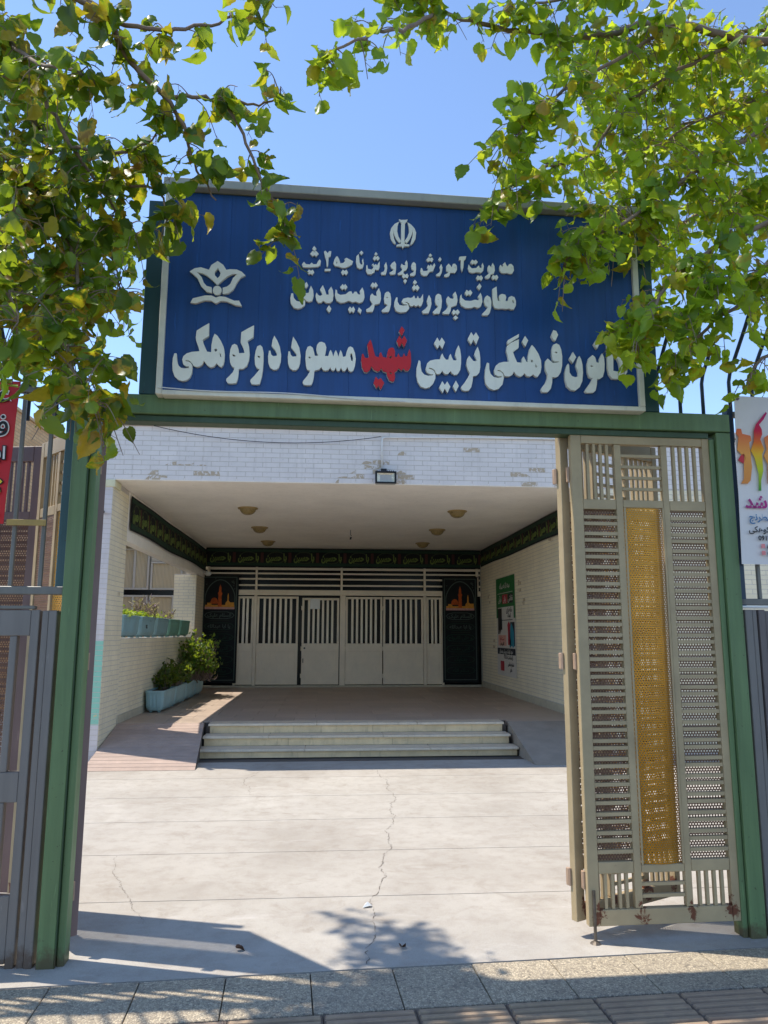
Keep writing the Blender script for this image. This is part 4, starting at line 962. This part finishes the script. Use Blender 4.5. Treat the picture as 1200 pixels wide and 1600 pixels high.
sm:1022 3751 1030 3731 1037 3724 1046 3739 1059 3742 1072 3728 1074 3700 1062 3679 1044 3680 1031 3684 1020 3680 1000 3682 988 3698 988 3719 994 3733 1003 3722 1014 3723 1008 3736|1059 3725 1063 3719 1060 3714
lot:-629 3659 -597 3638 -579 3609 -557 3614 -522 3614 -493 3602 -473 3582 -499 3567 -519 3535 -535 3496 -562 3470 -594 3463 -595 3501 -571 3510 -554 3526 -541 3561 -519 3587 -542 3586 -570 3571 -597 3546 -624 3516 -653 3543 -682 3568 -707 3580 -739 3587 -713 3559 -699 3525 -683 3507 -656 3501 -652 3467 -682 3473 -714 3506 -734 3550 -759 3573 -779 3588 -753 3608 -719 3616 -674 3604 -663 3632|-626 3615 -609 3591 -614 3570 -625 3556 -642 3574 -642 3593
lot:-755 3430 -691 3450 -656 3452 -630 3442 -607 3450 -579 3448 -529 3428 -503 3430 -486 3398 -521 3402 -571 3422 -603 3423 -628 3406 -655 3422 -690 3422 -738 3402 -767 3405
lot:-600 3485 -602 3475 -606 3466 -614 3459 -624 3457 -633 3458 -641 3464 -647 3472 -649 3483 -647 3493 -643 3502 -635 3509 -625 3511 -616 3510 -608 3504 -602 3496
emb:396 3983 408 3978 433 3980 447 3984 443 3970 433 3961 431 3953 428 3851 430 3830 458 3826 456 3816 425 3814 418 3798 412 3813 380 3811 382 3821 405 3828 408 3847 409 3952 411 3961 401 3967
em2:396 3967 371 3952 351 3924 343 3894 348 3857 361 3834 374 3823 377 3832 368 3856 364 3879 365 3911 369 3880 381 3854 400 3832 407 3847 393 3873 386 3905 388 3940
em2:446 3967 468 3953 488 3930 497 3904 493 3866 478 3836 462 3823 464 3838 470 3862 476 3886 476 3918 470 3886 458 3858 440 3833 430 3849 445 3874 455 3906 453 3941
"""

TK = {'big': (.022, m_letter), 'mid': (.018, m_letter), 'sm': (.014, m_letter), 'lot': (.018, m_letter), 'emb': (.014, m_letter), 'em2': (.0128, m_letter), 'red': (.018, m_letter)}
NM = {'lot': 'lotus_emblem', 'emb': 'national_emblem', 'em2': 'national_emblem'}
for ln in LETTERS.strip().split('\n'):
    kd, dat = ln.split(':'); loops = []
    for lp in dat.split('|'):
        v = [int(q) for q in lp.split()]; loops.append([(v[i], v[i + 1]) for i in range(0, len(v), 2)])
    dep, mt = TK[kd]
    o = link(NM.get(kd, 'letter'), curve_mesh('letter', loops, dep, mt, SY - .010), sg)
    if kd == 'red':
        link('red_face', curve_mesh('red_face', loops, .006, m_red, SY - .010 - dep - .0005), o)
ww = []
for i in range(20):
    t = i / 19; ww.append((-.915 + 1.35 * t, SY - .04, 2.908 - .028 * t - .006 * math.sin(t * 9)))
put('wire', MB().tube(ww, .003, 5), m_white, sg)

# gate leaves
def gate_leaf(label, loc, rz, mirror=False):
    """hinge line at local x = 0, leaf runs to +x; face towards -y"""
    t = thing('gate_leaf', label, 'gate', loc, rz, 'folding leaves of the beige gate')
    W = .85; P = lambda n, *a: put(n, MB().box(*a, .0025), m_gate, t)
    P('stile', 0, .062, 0, .042, .08, 2.80); P('stile', W - .045, W, 0, .042, .08, 2.80)
    P('stile', .262, .302, .002, .040, .162, 2.698); P('stile', .548, .585, .002, .040, .162, 2.698)
    P('bottom_rail', .0635, W - .0465, .001, .041, .08, .160); P('top_rail', .0635, W - .0465, .001, .041, 2.70, 2.80)
    for x0, x1 in ((.0635, .2605), (.3035, .5465), (.5865, W - .0465)):
        P('rail', x0, x1, .003, .039, .338, .398 if x0 != .3035 else .378); P('rail', x0, x1, .003, .039, 2.312 if x0 != .3035 else 2.325, 2.370)
    vb = {h: MB().box(-.0085, .0085, .008, .030, z0, z1, .0015).mesh('bar', m_gate) for h, z0, z1 in (('t', 2.3705, 2.6995), ('b', .1605, .3375))}
    for x0, x1 in ((.0635, .2605), (.5865, W - .0465)):
        for k in range(1, 5):
            x = x0 + (x1 - x0) * k / 5
            link('bar', vb['t'], t, (x, 0, 0)); link('bar', vb['b'], t, (x, 0, 0))
        sl = MB().box(x0, x1, .004, .030, -.0098, .0098).mesh('slat', m_gate)
        H0, H1 = .398, 2.312; n = 20; p = (H1 - H0) / n; z = H0
        for k in range(n):
            z2 = H1 - k * p - .036 - .0098; link('slat', sl, t, (0, 0, z2))
            if k < n - 1: link('slat', sl, t, (0, 0, z2 - .0098 - .018 - .0098))
        put('perforated_sheet', MB().add([(x0, .036, H0), (x1, .036, H0), (x1, .036, H1), (x0, .036, H1)], [(0, 1, 2, 3)]), m_perf, t)
    hb = MB().box(.3035, .5465, .010, .028, -.0085, .0085).mesh('bar', m_gate)
    for k in range(1, 5): link('bar', hb, t, (0, 0, 2.37 + .33 * k / 5))
    for k in (1, 2): link('bar', hb, t, (0, 0, .16 + .178 * k / 3))
    m = MB(); N = 14; vs = []
    for i in range(N + 1):
        u = i / N; x = .3045 + .241 * u; y = .028 - .030 * math.sin(math.pi * u)
        vs += [(x, y, .379), (x, y, 2.324)]
    m.add(vs, [(2 * i, 2 * i + 2, 2 * i + 3, 2 * i + 1) for i in range(N)])
    put('gold_panel', m, m_gold, t, smooth=True)
    P('panel_frame', .3035, .315, -.004, .0018, .379, 2.324); P('panel_frame', .535, .5465, -.004, .0018, .379, 2.324)
    return t
hin = MB().box(-.008, .008, -.012, .012, -.045, .045, .003).tube([(0, -.013, -.045), (0, -.013, .045)], .007, 8).mesh('hinge', m_hinge)
A = gate_leaf('closed beige gate leaf beside the right green post with gold panel facing the street', G(1.415, .03), TH)
for z in (.30, 1.45, 2.52): link('hinge', hin, A, (-.005, .05, z))
rod = put('drop_bolt', MB().tube([(.03, -.005, .0), (.03, -.005, .26)], .009, 8), m_steel, A); put('bolt_foot', MB().lathe([(.03, 0), (.022, .008), (.012, .014)], 10, (.03, -.005, 0)), m_steel, A)
B = copy_tree(A)
for c in list(B.children):
    if c.name.startswith(('drop_bolt', 'bolt_foot')): bpy.data.objects.remove(c)
B.location = G(1.376, .10); B.rotation_euler = (0, 0, TH + R(25)); B['label'] = 'beige gate leaf folded back at an angle behind the right closed leaf'
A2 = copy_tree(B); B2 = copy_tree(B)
a0 = Vector((-1.232, 4.215, 0)); a1 = Vector((-1.80, 4.86, 0)); d = a1 - a0
A2.location = a0; A2.rotation_euler = (0, 0, math.atan2(d.y, d.x)); A2['label'] = 'beige gate leaf swung open beside the left green post, bright in the sun'
B2.location = (-1.83, 4.93, 0); B2.rotation_euler = (0, 0, R(180 - 9)); B2['label'] = 'mauve-brown gate leaf behind the left fence'

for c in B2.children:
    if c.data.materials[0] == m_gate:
        c.data = c.data.copy(); c.data.materials[0] = m_gatebr  # this leaf is mauve-brown all over instead of beige
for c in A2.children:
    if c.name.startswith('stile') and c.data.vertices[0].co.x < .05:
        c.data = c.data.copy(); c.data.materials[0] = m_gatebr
# ---------------------------------------------------------------- side fences
fe = thing('fence', 'blue-grey barred fence with low panel gate left of the green post', 'fence', G(0, .02), TH)
def bx(n, mat, *a, c=.003, par=None): return put(n, MB().box(*a, c), mat, par or fe)
bx('post', m_teal, -1.415, -1.364, .02, .10, 1.80, 2.95)
bx('rail', m_greyd, -3.3, -1.366, 0, .04, 1.798, 1.840); bx('rail', m_greyd, -3.3, -1.416, 0, .04, 2.890, 2.922); bx('rail', m_greyd, -3.3, -1.50, .0, .04, 1.722, 1.740)
brm = MB().box(-.0095, .0095, .008, .03, 1.841, 2.889, .002).mesh('bar', m_greyd)
for k in range(12): link('bar', brm, fe, (-1.49 - k * .148, 0, 0))
bx('gate_post', m_grey, -1.424, -1.384, -.01, .06, -.01, 1.715); bx('gate_post', m_grey, -1.460, -1.426, .0, .06, -.01, 1.715)
lg = bx('low_gate', m_grey, -1.515, -1.474, 0, .05, -.01, 1.718)
for a in ((-2.5, -1.516, .001, .049, 1.585, 1.717), (-2.5, -1.516, .001, .049, .765, .91), (-2.5, -1.516, .001, .049, .02, .33), (-1.612, -1.578, .002, .048, .331, .764), (-1.612, -1.578, .002, .048, .911, 1.584),
          (-2.5, -2.45, 0.002, .05, .331, 1.584), (-1.80, -1.76, .002, .048, .331, 1.584)):
    put('gate_board', MB().box(*a, .003), m_grey, lg)
def spike_mesh(): 
    pts = [(0, .05, 2.75), (0, .05, 3.13), (0, .03, 3.18), (0, -.02, 3.24), (0, -.16, 3.40), (0, -.24, 3.50)]
    return MB().tube(pts, .0115, 8).mesh('spike', m_spike, True)
spk = spike_mesh()
for k in range(12): link('spike', spk, fe, (-1.49 - k * .148, .02, 0))
fr = thing('fence', 'blue-grey barred fence with curved spikes and low gate right of the green post', 'fence', G(0, .02), TH)
bx('post', m_spike, 2.390, 2.424, 0, .06, 1.765, 2.94, par=fr)
bx('rail', m_greyd, 2.3885, 4.4, .0, .04, 1.768, 1.804, par=fr); bx('rail', m_greyd, 2.425, 4.4, 0, .04, 2.890, 2.922, par=fr)
bx('flashing', m_white, 2.387, 4.4, -.005, .045, 1.752, 1.765, par=fr)
brm2 = MB().box(-.0095, .0095, .008, .03, 1.805, 2.889, .002).mesh('bar', m_greyd)
for k in range(12): link('bar', brm2, fr, (2.518 + k * .148, 0, 0))
for k in range(17): link('spike', spk, fr, (2.014 + k * .1475, .02 + (.05 if k < 3 else 0), 0))
bx('gate_post', m_grey, 2.408, 2.452, 0, .06, -.01, 1.742, par=fr); bx('gate_post', m_grey, 2.455, 2.482, .005, .06, -.01, 1.742, par=fr)
lg2 = bx('low_gate', m_greyb, 2.492, 2.53, .0, .05, -.01, 1.742, par=fr)
for a in ((2.5315, 4.3, .004, .046, -.005, 1.735),): put('gate_board', MB().box(*a, .003), m_greyb, lg2)
tag(put('tape_strap', MB().box(-1.672, -1.474, -.012, -.004, 2.158, 2.190, .001), m_strap, loc=G(0, .02), rot=(0, 0, TH)), 'tan tape strap tied across two bars of the left fence', 'strap')

# banners on the fences
m_brd = plain('red_vinyl', '#c0141c', .5, .08, 5); m_blk = plain('black_print', '#0d0b0c', .5); m_wht = plain('white_print', '#e2ddd8', .5); m_yel = plain('yellow_print', '#e6cf2a', .5); m_pnk = plain('light_red_print', '#e08888', .5)
rb = thing('red_banner', 'red vinyl banner with black and white Persian lettering tied to left fence', 'banner', G(-2.5, .01, 2.165), TH)
m = MB(); vs = []; N = 16
for j in range(N + 1):
    for i in range(9): vs.append((.84 * i / 8 + (.0 if i < 8 else -.028 * (1 - j / N)), .004 * math.sin(i * 1.1 + j * .7), .78 * j / N))
m.add(vs, [(j * 9 + i, j * 9 + i + 1, (j + 1) * 9 + i + 1, (j + 1) * 9 + i) for j in range(N) for i in range(8)])
m.add([(x, y + .002, z) for x, y, z in vs], [(j * 9 + i, (j + 1) * 9 + i, (j + 1) * 9 + i + 1, j * 9 + i + 1) for j in range(N) for i in range(8)])
put('sheet', m, m_brd, rb, smooth=True)
for txt, sz, xr, z, m1, m2 in (('غذا', .15, .80, .70, m_blk, m_wht), ('فست', .16, .805, .52, m_blk, m_wht), ('فلافل', .16, .45, .52, m_blk, m_wht), ('ابیوردی', .095, .80, .375, m_wht, m_blk), ('۰۷۱', .12, .80, .225, m_yel, m_blk), ('۳۶', .15, .79, .13, m_yel, m_blk), ('سفارش', .06, .79, .045, m_wht, m_brd)):
    a = text_mesh(txt, sz, m2, .001, .007, 'RIGHT'); b = text_mesh(txt, sz, m1, .001, .001, 'RIGHT')
    link('lettering', a, rb, (xr, -.007, z)); link('lettering', b, rb, (xr, -.0095, z))
wb = thing('white_banner', 'pale banner with rainbow silhouettes of children tied to right fence', 'banner', G(2.392, -.02, 2.0), TH)
m = MB(); vs = []
for j in range(N + 1):
    for i in range(11):
        x0 = -.018 + .012 + (.03 * j / N); vs.append((x0 + (1.6 - x0) * i / 10, .008 * math.sin(i * 2.1) * (1 - .5 * j / N) , 1.005 * j / N))
m.add(vs, [(j * 11 + i, j * 11 + i + 1, (j + 1) * 11 + i + 1, (j + 1) * 11 + i) for j in range(N) for i in range(10)])
m.add([(x, y + .002, z) for x, y, z in vs], [(j * 11 + i, (j + 1) * 11 + i, (j + 1) * 11 + i + 1, j * 11 + i + 1) for j in range(N) for i in range(10)])
put('sheet', m, plain('pale_vinyl', '#dcd6d2', .55, .05, 3), wb, smooth=True)
m_rain = mat_gradient('rainbow_print', [(0, '#3c8c3a'), (.25, '#b8c832'), (.45, '#e8b830'), (.6, '#e0702c'), (.75, '#cc2440'), (1, '#b0286c')], .0, .48)
m_warm = mat_gradient('warm_print', [(0, '#d88a48'), (.5, '#e8a050'), (.8, '#e07848'), (1, '#e0643c')], .0, .36)
def fig(name, pts, mt, x, z): link(name, curve_mesh(name, [[(p * 1000, q * 1000) for p, q in pts]], .0015, mt, -.011), wb, (x, 0, z))
fig('silhouette', [(.050, 0), (.058, .10), (.04, .20), (.02, .24), (.045, .30), (.05, .36), (.065, .40), (.10, .44), (.135, .48), (.14, .47), (.115, .43), (.085, .40), (.10, .37), (.10, .34), (.085, .31), (.105, .25), (.09, .22), (.088, .12), (.07, .06), (.066, 0)], m_rain, .075, .43)
fig('silhouette', [(.01, 0), (.03, .03), (.04, .16), (.02, .18), (.0, .2), (.015, .28), (.0, .30), (.01, .33), (.035, .33), (.04, .3), (.09, .29), (.095, .26), (.08, .25), (.085, .1), (.07, .02), (.05, 0)], m_warm, .01, .47)
fig('silhouette', [(.02, 0), (.03, .12), (.01, .17), (.03, .21), (.02, .28), (.05, .3), (.07, .26), (.11, .28), (.12, .2), (.09, .15), (.1, .04), (.08, .03), (.07, .1), (.05, .02)], m_warm, .165, .47)
fig('silhouette', [(0, .02), (.03, 0), (.05, .03), (.04, .06), (.02, .05)], plain('red_print', '#c82838', .5), .012, .59)
m_mag = plain('magenta_print', '#a82878', .5); m_blp = plain('blue_print', '#4a78a0', .5)
for txt, sz, x, z, mt, bd in (('آغاز شد', .105, .035, .36, m_mag, .003), ('ورزش و شطرنج', .055, .055, .272, m_blp, .0015), ('پژوهشسرا شهید دوکوهکی', .048, .045, .20, m_blk, .001), ('0917310000', .038, .10, .15, m_blk, .001), ('@doukouhaki', .040, .15, .10, m_blk, .001), ('071', .040, .15, .06, m_blk, .001)):
    raw = txt[0] in '0@'; a = text_mesh(txt, sz, mt, .001, bd, 'LEFT', raw); link('lettering', a, wb, (x, -.0115, z))
for z in (.065, .105): put('icon', BX(.115, .138, -.012, -.0105, z - .012, z + .012), m_pnk, wb)
put('eyelet', MB().tube([(.04, -.014, .985), (.04, -.006, .985)], .008, 10), m_steel, wb)

# ---------------------------------------------------------------- trees
LIMBS_L = [
 [(-1.72, 2.7, 4.5), (-1.26, 2.9, 4.39), (-1.14, 2.95, 4.34), (-1.02, 3.0, 4.31), (-0.93, 3.1, 4.18), (-0.77, 3.15, 4.04), (-0.68, 3.2, 3.9), (-0.64, 3.25, 3.77), (-0.54, 3.25, 3.6)],
 [(-1.14, 2.95, 4.34), (-0.91, 3.0, 4.26), (-0.75, 3.05, 4.3), (-0.56, 3.1, 4.38), (-0.41, 3.15, 4.51), (-0.32, 3.2, 4.73)],
 [(-0.77, 3.15, 4.04), (-0.65, 3.2, 4.08), (-0.51, 3.25, 4.11), (-0.35, 3.3, 4.14), (-0.25, 3.3, 4.19)],
 [(-0.51, 3.25, 4.11), (-0.4, 3.25, 3.89), (-0.33, 3.3, 3.74), (-0.24, 3.35, 3.61), (-0.19, 3.35, 3.43)],
 [(-1.79, 3.2, 4.58), (-1.53, 3.3, 4.38), (-1.4, 3.4, 4.19), (-1.26, 3.4, 3.93), (-1.13, 3.5, 3.76), (-0.95, 3.5, 3.53)],
 [(-2.08, 3.6, 4.31), (-1.75, 3.6, 4.07), (-1.48, 3.6, 3.8), (-1.3, 3.6, 3.53), (-1.18, 3.4, 3.14), (-1.13, 3.2, 2.78), (-0.93, 3.0, 2.49)],
 [(-2.19, 3.9, 3.84), (-1.82, 4.0, 3.65), (-1.55, 3.9, 3.39), (-1.49, 3.8, 3.07)],
 [(-1.26, 3.4, 3.93), (-1.02, 3.3, 3.84), (-0.89, 3.3, 3.89), (-0.8, 3.3, 3.98)],
 [(-2.39, 4.2, 5.15), (-2.05, 4.3, 4.99), (-1.8, 4.3, 4.66), (-1.62, 4.4, 4.35), (-1.39, 4.5, 3.98), (-1.29, 4.5, 3.65)],
 [(-1.55, 2.2, 4.43), (-1.23, 2.4, 4.54), (-0.99, 2.7, 4.76), (-0.66, 3.0, 5.08), (-0.34, 3.3, 5.35)],
 [(-1.53, 3.3, 4.38), (-1.28, 3.0, 4.04), (-1.1, 2.9, 3.94), (-0.99, 2.9, 3.88)],
 [(-1.48, 3.6, 3.8), (-1.46, 3.3, 3.52), (-1.38, 3.1, 3.13), (-1.26, 3.0, 2.86)],
 [(-1.13, 3.5, 3.76), (-0.98, 3.4, 3.74), (-0.8, 3.3, 3.65), (-0.76, 3.3, 3.5)],
]
LIMBS_R = [
 [(2.91, 3.5, 4.91), (2.3, 3.55, 4.9), (1.88, 3.6, 5.03), (1.58, 3.6, 4.95), (1.35, 3.6, 4.88), (1.19, 3.55, 4.85), (0.79, 3.5, 4.85), (0.57, 3.45, 4.86), (0.4, 3.4, 4.85), (0.25, 3.3, 4.82)],
 [(0.57, 3.45, 4.86), (0.37, 3.2, 4.53), (0.2, 3.0, 4.31), (0.07, 2.8, 4.06), (-0.05, 2.75, 3.93)],
 [(3.4, 3.8, 4.82), (2.78, 3.8, 4.65), (2.36, 3.8, 4.44), (2.0, 3.8, 4.17), (1.76, 3.8, 3.98), (1.58, 3.75, 3.86)],
 [(2.0, 3.8, 4.17), (1.61, 3.6, 3.8), (1.39, 3.55, 3.67), (1.23, 3.5, 3.52)],
 [(2.3, 3.55, 4.9), (2.01, 3.6, 4.77), (1.67, 3.7, 4.59), (1.44, 3.7, 4.25), (1.18, 3.7, 4.15), (0.98, 3.65, 4.0), (0.86, 3.6, 3.85)],
 [(3.24, 3.7, 4.12), (2.65, 3.7, 3.97), (2.23, 3.65, 3.76), (1.93, 3.6, 3.57), (1.74, 3.5, 3.38), (1.57, 3.4, 3.14), (1.50, 3.4, 3.05)],
 [(3.07, 3.8, 3.65), (2.56, 3.8, 3.55), (2.21, 3.8, 3.38), (2.01, 3.8, 3.18), (1.89, 3.8, 3.11)],
 [(1.96, 3.6, 5.06), (1.52, 3.5, 4.67), (1.22, 3.45, 4.44), (0.99, 3.4, 4.2), (0.92, 3.4, 4.02)],
 [(2.87, 3.6, 3.21), (2.47, 3.6, 3.12), (2.25, 3.6, 3.01), (2.2, 3.6, 2.9)],
 [(3.97, 4.4, 5.58), (3.23, 4.4, 5.33), (2.62, 4.4, 5.1), (2.06, 4.4, 4.87), (1.7, 4.4, 4.48)],
 [(3.81, 4.6, 4.92), (3.07, 4.6, 4.68), (2.59, 4.6, 4.51), (1.97, 4.3, 3.98), (1.76, 4.2, 3.79)],
 [(2.78, 3.2, 5.17), (2.07, 3.2, 5.03), (1.6, 3.3, 4.94), (1.11, 3.4, 4.92), (0.94, 3.4, 4.83)],
 [(2.65, 3.7, 3.97), (2.2, 3.4, 3.44), (1.9, 3.3, 3.31), (1.69, 3.3, 3.1)],
 [(2.02, 2.4, 4.94), (1.3, 2.6, 5.06), (0.5, 2.8, 5.06), (-0.07, 3.0, 5.14)],
]

LL = [(1.0, .92, .25, .9), (1.0, .95, .35, 1.2), (1.0, 1.0, .6, .6), (1.0, .85, .2, 1.6), (1.0, 1.1, .1, -.5), (1.0, .9, .45, 2.0), (1.0, .8, .7, 1.0)]
def smooth_path(P, n=6):
    P = [Vector(p) for p in P]; out = []
    for i in range(len(P) - 1):
        p0, p1, p2, p3 = P[max(i - 1, 0)], P[i], P[i + 1], P[min(i + 2, len(P) - 1)]
        for k in range(n):
            t = k / n; out.append(.5 * ((2 * p1) + (p2 - p0) * t + (2 * p0 - 5 * p1 + 4 * p2 - p3) * t * t + (3 * p1 - p0 - 3 * p2 + p3) * t ** 3))
    out.append(P[-1]); return out
def tree(label, trunk, fork, limbs, dens, mat, size, seed, radial, nleaf, avoid=None):
    rnd = random.Random(seed)
    t = thing('mulberry_tree', label, 'tree', trunk[0])
    o0 = Vector(trunk[0])
    m = MB(); P = smooth_path(trunk, 6); n = len(P)
    m.tube([p - o0 + Vector((rnd.gauss(0, .01), rnd.gauss(0, .01), 0)) for p in P], [.15 - .06 * i / n for i in range(n)], 14)
    put('trunk', m, m_bark, t, smooth=True)
    leaves = []; tw = MB()
    for li, lb in enumerate(limbs):
        P = smooth_path(lb, 5); n = len(P); r0_ = radial[li]
        P = [p + Vector((rnd.gauss(0, .006), rnd.gauss(0, .006), rnd.gauss(0, .006))) for p in P]
        if r0_ >= .014 :
            s = Vector(fork); c = s.lerp(P[0], .5) + Vector((0, 0, .12)); P = smooth_path([s, c, P[0]], 5)[:-1] + P; off = 10
        else: off = 0
        N = len(P)
        b = MB().tube([p - o0 for p in P], [max(.0028, (.0 + r0_) * (1 - i / N) ** .8 + .0025) * (1.0 if off == 0 else (1.6 - .6 * min(1, i / 10))) for i in range(N)], 8)
        put('branch', b, m_bark2, t, smooth=True)
        L = sum((P[i + 1] - P[i]).length for i in range(off, N - 1)); d_ = dens[li]; k = int(L * d_[0])
        for c in range(k):
            u = rnd.random() ** d_[2]; f = off + u * (N - 1 - off); i = min(int(f), N - 2); bp = P[i].lerp(P[i + 1], f - i)
            rad = d_[1] * (.4 + .6 * rnd.random())
            v = Vector((rnd.gauss(0, 1), rnd.gauss(0, 1), rnd.gauss(-.35, .8))); v.normalize(); e = bp + v * rad
            ppx = None
            mid = bp.lerp(e, .5) + Vector((0, 0, .12 * rad)); e2 = e + Vector((0, 0, -.25 * rad))
            T = smooth_path([bp, mid, e2], 4)
            tw.tube([q - o0 for q in T], [.0035 - .002 * q / 8 for q in range(len(T))], 4, False)
            nl = rnd.randint(*nleaf) if rnd.random() < .8 else rnd.randint(0, 2)
            for q in range(nl):
                w_ = .35 + .65 * (q + .5) / nl; ff = w_ * (len(T) - 1); ii = min(int(ff), len(T) - 2); lp = T[ii].lerp(T[ii + 1], ff - ii)
                sd = Vector((rnd.gauss(0, 1), rnd.gauss(0, 1), rnd.gauss(-.1, .5))).normalized(); pet = lp + sd * rnd.uniform(.02, .055)
                tip = Vector((sd.x * .55 + rnd.gauss(0, .3), sd.y * .55 + rnd.gauss(0, .3), -1.0 + rnd.gauss(0, .32)))
                face = Vector((rnd.gauss(0, .8), -.5 + rnd.gauss(0, .8), .55 + rnd.gauss(0, .6)))
                s = size * rnd.uniform(.62, 1.22)
                tw.tube([lp - o0, pet - o0], .0012, 3, False)
                leaves.append((pet, tip, face, s, rnd.randrange(len(LL))))
    put('twigs', tw, m_bark2, t)
    src = [leaf_mesh('leaf', a, b * .72, c, d, 0, mat) for a, b, c, d in LL]
    smesh = [s.mesh('leaf', mat, True) for s in src]
    camv = Vector((0, 0, 1.6))
    def vis(l):
        v = l[0] - camv; d = v.dot(CF); x, y = v.dot(CR) / d, v.dot(CU) / d
        return d if (abs(x) < .53 and abs(y) < .70) else d + 100
    leaves.sort(key=vis)
    for (p, tp, fc, s, k) in leaves[:300]:
        o = link('leaf', smesh[k], t); o.matrix_local = leaf_matrix(p - o0, tp, fc, s)
    fm = MB()
    for (p, tp, fc, s, k) in leaves[300:]:
        M = leaf_matrix(p - o0, tp, fc, s); fm.add([M @ Vector(v) for v in src[k].v], src[k].f)
    put('crown', fm, mat, t, kind='stuff', smooth=True)
    print('TREE', label, len(leaves)); return t
UP_L = [[(-3.0, 2.9, 5.2), (-2.2, 3.4, 6.0), (-1.3, 3.8, 6.4), (-.3, 4.1, 6.5), (.6, 4.2, 6.6)], [(-3.1, 3.2, 5.4), (-2.9, 3.9, 6.2), (-2.2, 4.3, 6.5), (-1.2, 4.4, 6.6)],
        [(-2.9, 2.9, 5.6), (-1.9, 3.1, 6.3), (-.8, 3.4, 6.6), (.2, 3.7, 6.7), (1.0, 3.9, 6.8)], [(-3.2, 3.4, 5.6), (-3.1, 4.4, 6.2), (-2.65, 4.9, 6.3), (-2.9, 5.4, 6.35)]]
UP_R = [[(3.2, 3.9, 5.4), (2.6, 3.9, 5.3), (2.1, 3.9, 5.15), (1.7, 3.8, 5.1), (1.3, 3.7, 5.0)], [(3.2, 4.3, 5.6), (2.5, 4.3, 5.35), (2.0, 4.3, 5.2), (1.6, 4.2, 5.0)], [(3.3, 4.0, 5.1), (2.8, 4.0, 4.95), (2.3, 4.0, 4.75), (1.9, 4.0, 4.5)],
        [(3.2, 4.1, 4.4), (2.7, 4.0, 4.3), (2.3, 3.9, 4.1)]]
#              clusters per metre, reach, bias along limb (<1 = towards the end)
dl = [(11, .17, .55), (15, .19, .95), (20, .22, .9), (17, .16, .6), (34, .30, .9), (56, .30, .9), (66, .34, .85), (20, .22, .8), (66, .40, .9), (8, .3, 1), (22, .2, .9), (38, .26, .9), (20, .22, .8)] + [(30, .45, .9)] * 3 + [(52, .42, .9)]
rl = [.020, .009, .008, .006, .018, .016, .016, .007, .018, .02, .007, .007, .007, .03, .03, .025, .02]
tree('dark leaved mulberry tree hanging over the left of the gate, trunk out of view', [(-3.3, 1.9, -.05), (-3.2, 2.1, 1.2), (-3.05, 2.4, 2.6), (-2.85, 2.6, 3.3)], (-2.85, 2.6, 3.3), LIMBS_L + UP_L, dl, m_leafL, .112, 11, rl, (3, 6))
dr = [(17, .2, .9), (14, .15, .55), (50, .32, .85), (38, .24, .9), (40, .26, .9), (40, .22, .95), (34, .22, 1.0), (42, .28, .9), (16, .16, .9), (60, .42, .95), (50, .40, 1.0), (20, .25, .85), (34, .24, 1.0), (6, .3, 1)] + [(54, .34, .95)] * 4
rr_ = [.026, .009, .02, .009, .009, .02, .018, .010, .012, .02, .02, .014, .009, .02, .012, .012, .012, .012]
tree('bright yellow-green mulberry tree hanging over the right of the gate, trunk out of view', [(3.7, 2.5, -.05), (3.65, 2.6, 1.2), (3.6, 2.9, 2.5), (3.5, 3.1, 3.2)], (3.5, 3.1, 3.2), LIMBS_R + UP_R, dr, m_leafR, .097, 23, rr_, (3, 6))

# ---------------------------------------------------------------- litter on the ground
dry = plain('dry_leaf', '#4a3324', .8, .3, 40)
for x, y, a, lab in ((-.42, 4.17, .3, 'dark curled dry leaf on the concrete left of centre'), (.42, 4.13, 1.2, 'small dry twig and leaf on the concrete at centre')):
    o = tag(put('dry_leaf', leaf_mesh('dry', .08, .035, .9, 1.6, 0, dry), dry, smooth=True), lab, 'leaf'); o.matrix_world = leaf_matrix((x, y, .012), (math.cos(a), math.sin(a), -.05), (0, 0, -1), 1)
tag(put('paper_scrap', MB().add([(0, 0, .004), (.05, .01, .012), (.06, .035, .005), (.02, .045, .014), (.03, .02, .03)], [(0, 1, 4), (1, 2, 4), (2, 3, 4), (3, 0, 4)]), m_white, loc=(.25, 4.72, 0)), 'crumpled white paper scrap on the sunlit concrete', 'litter')
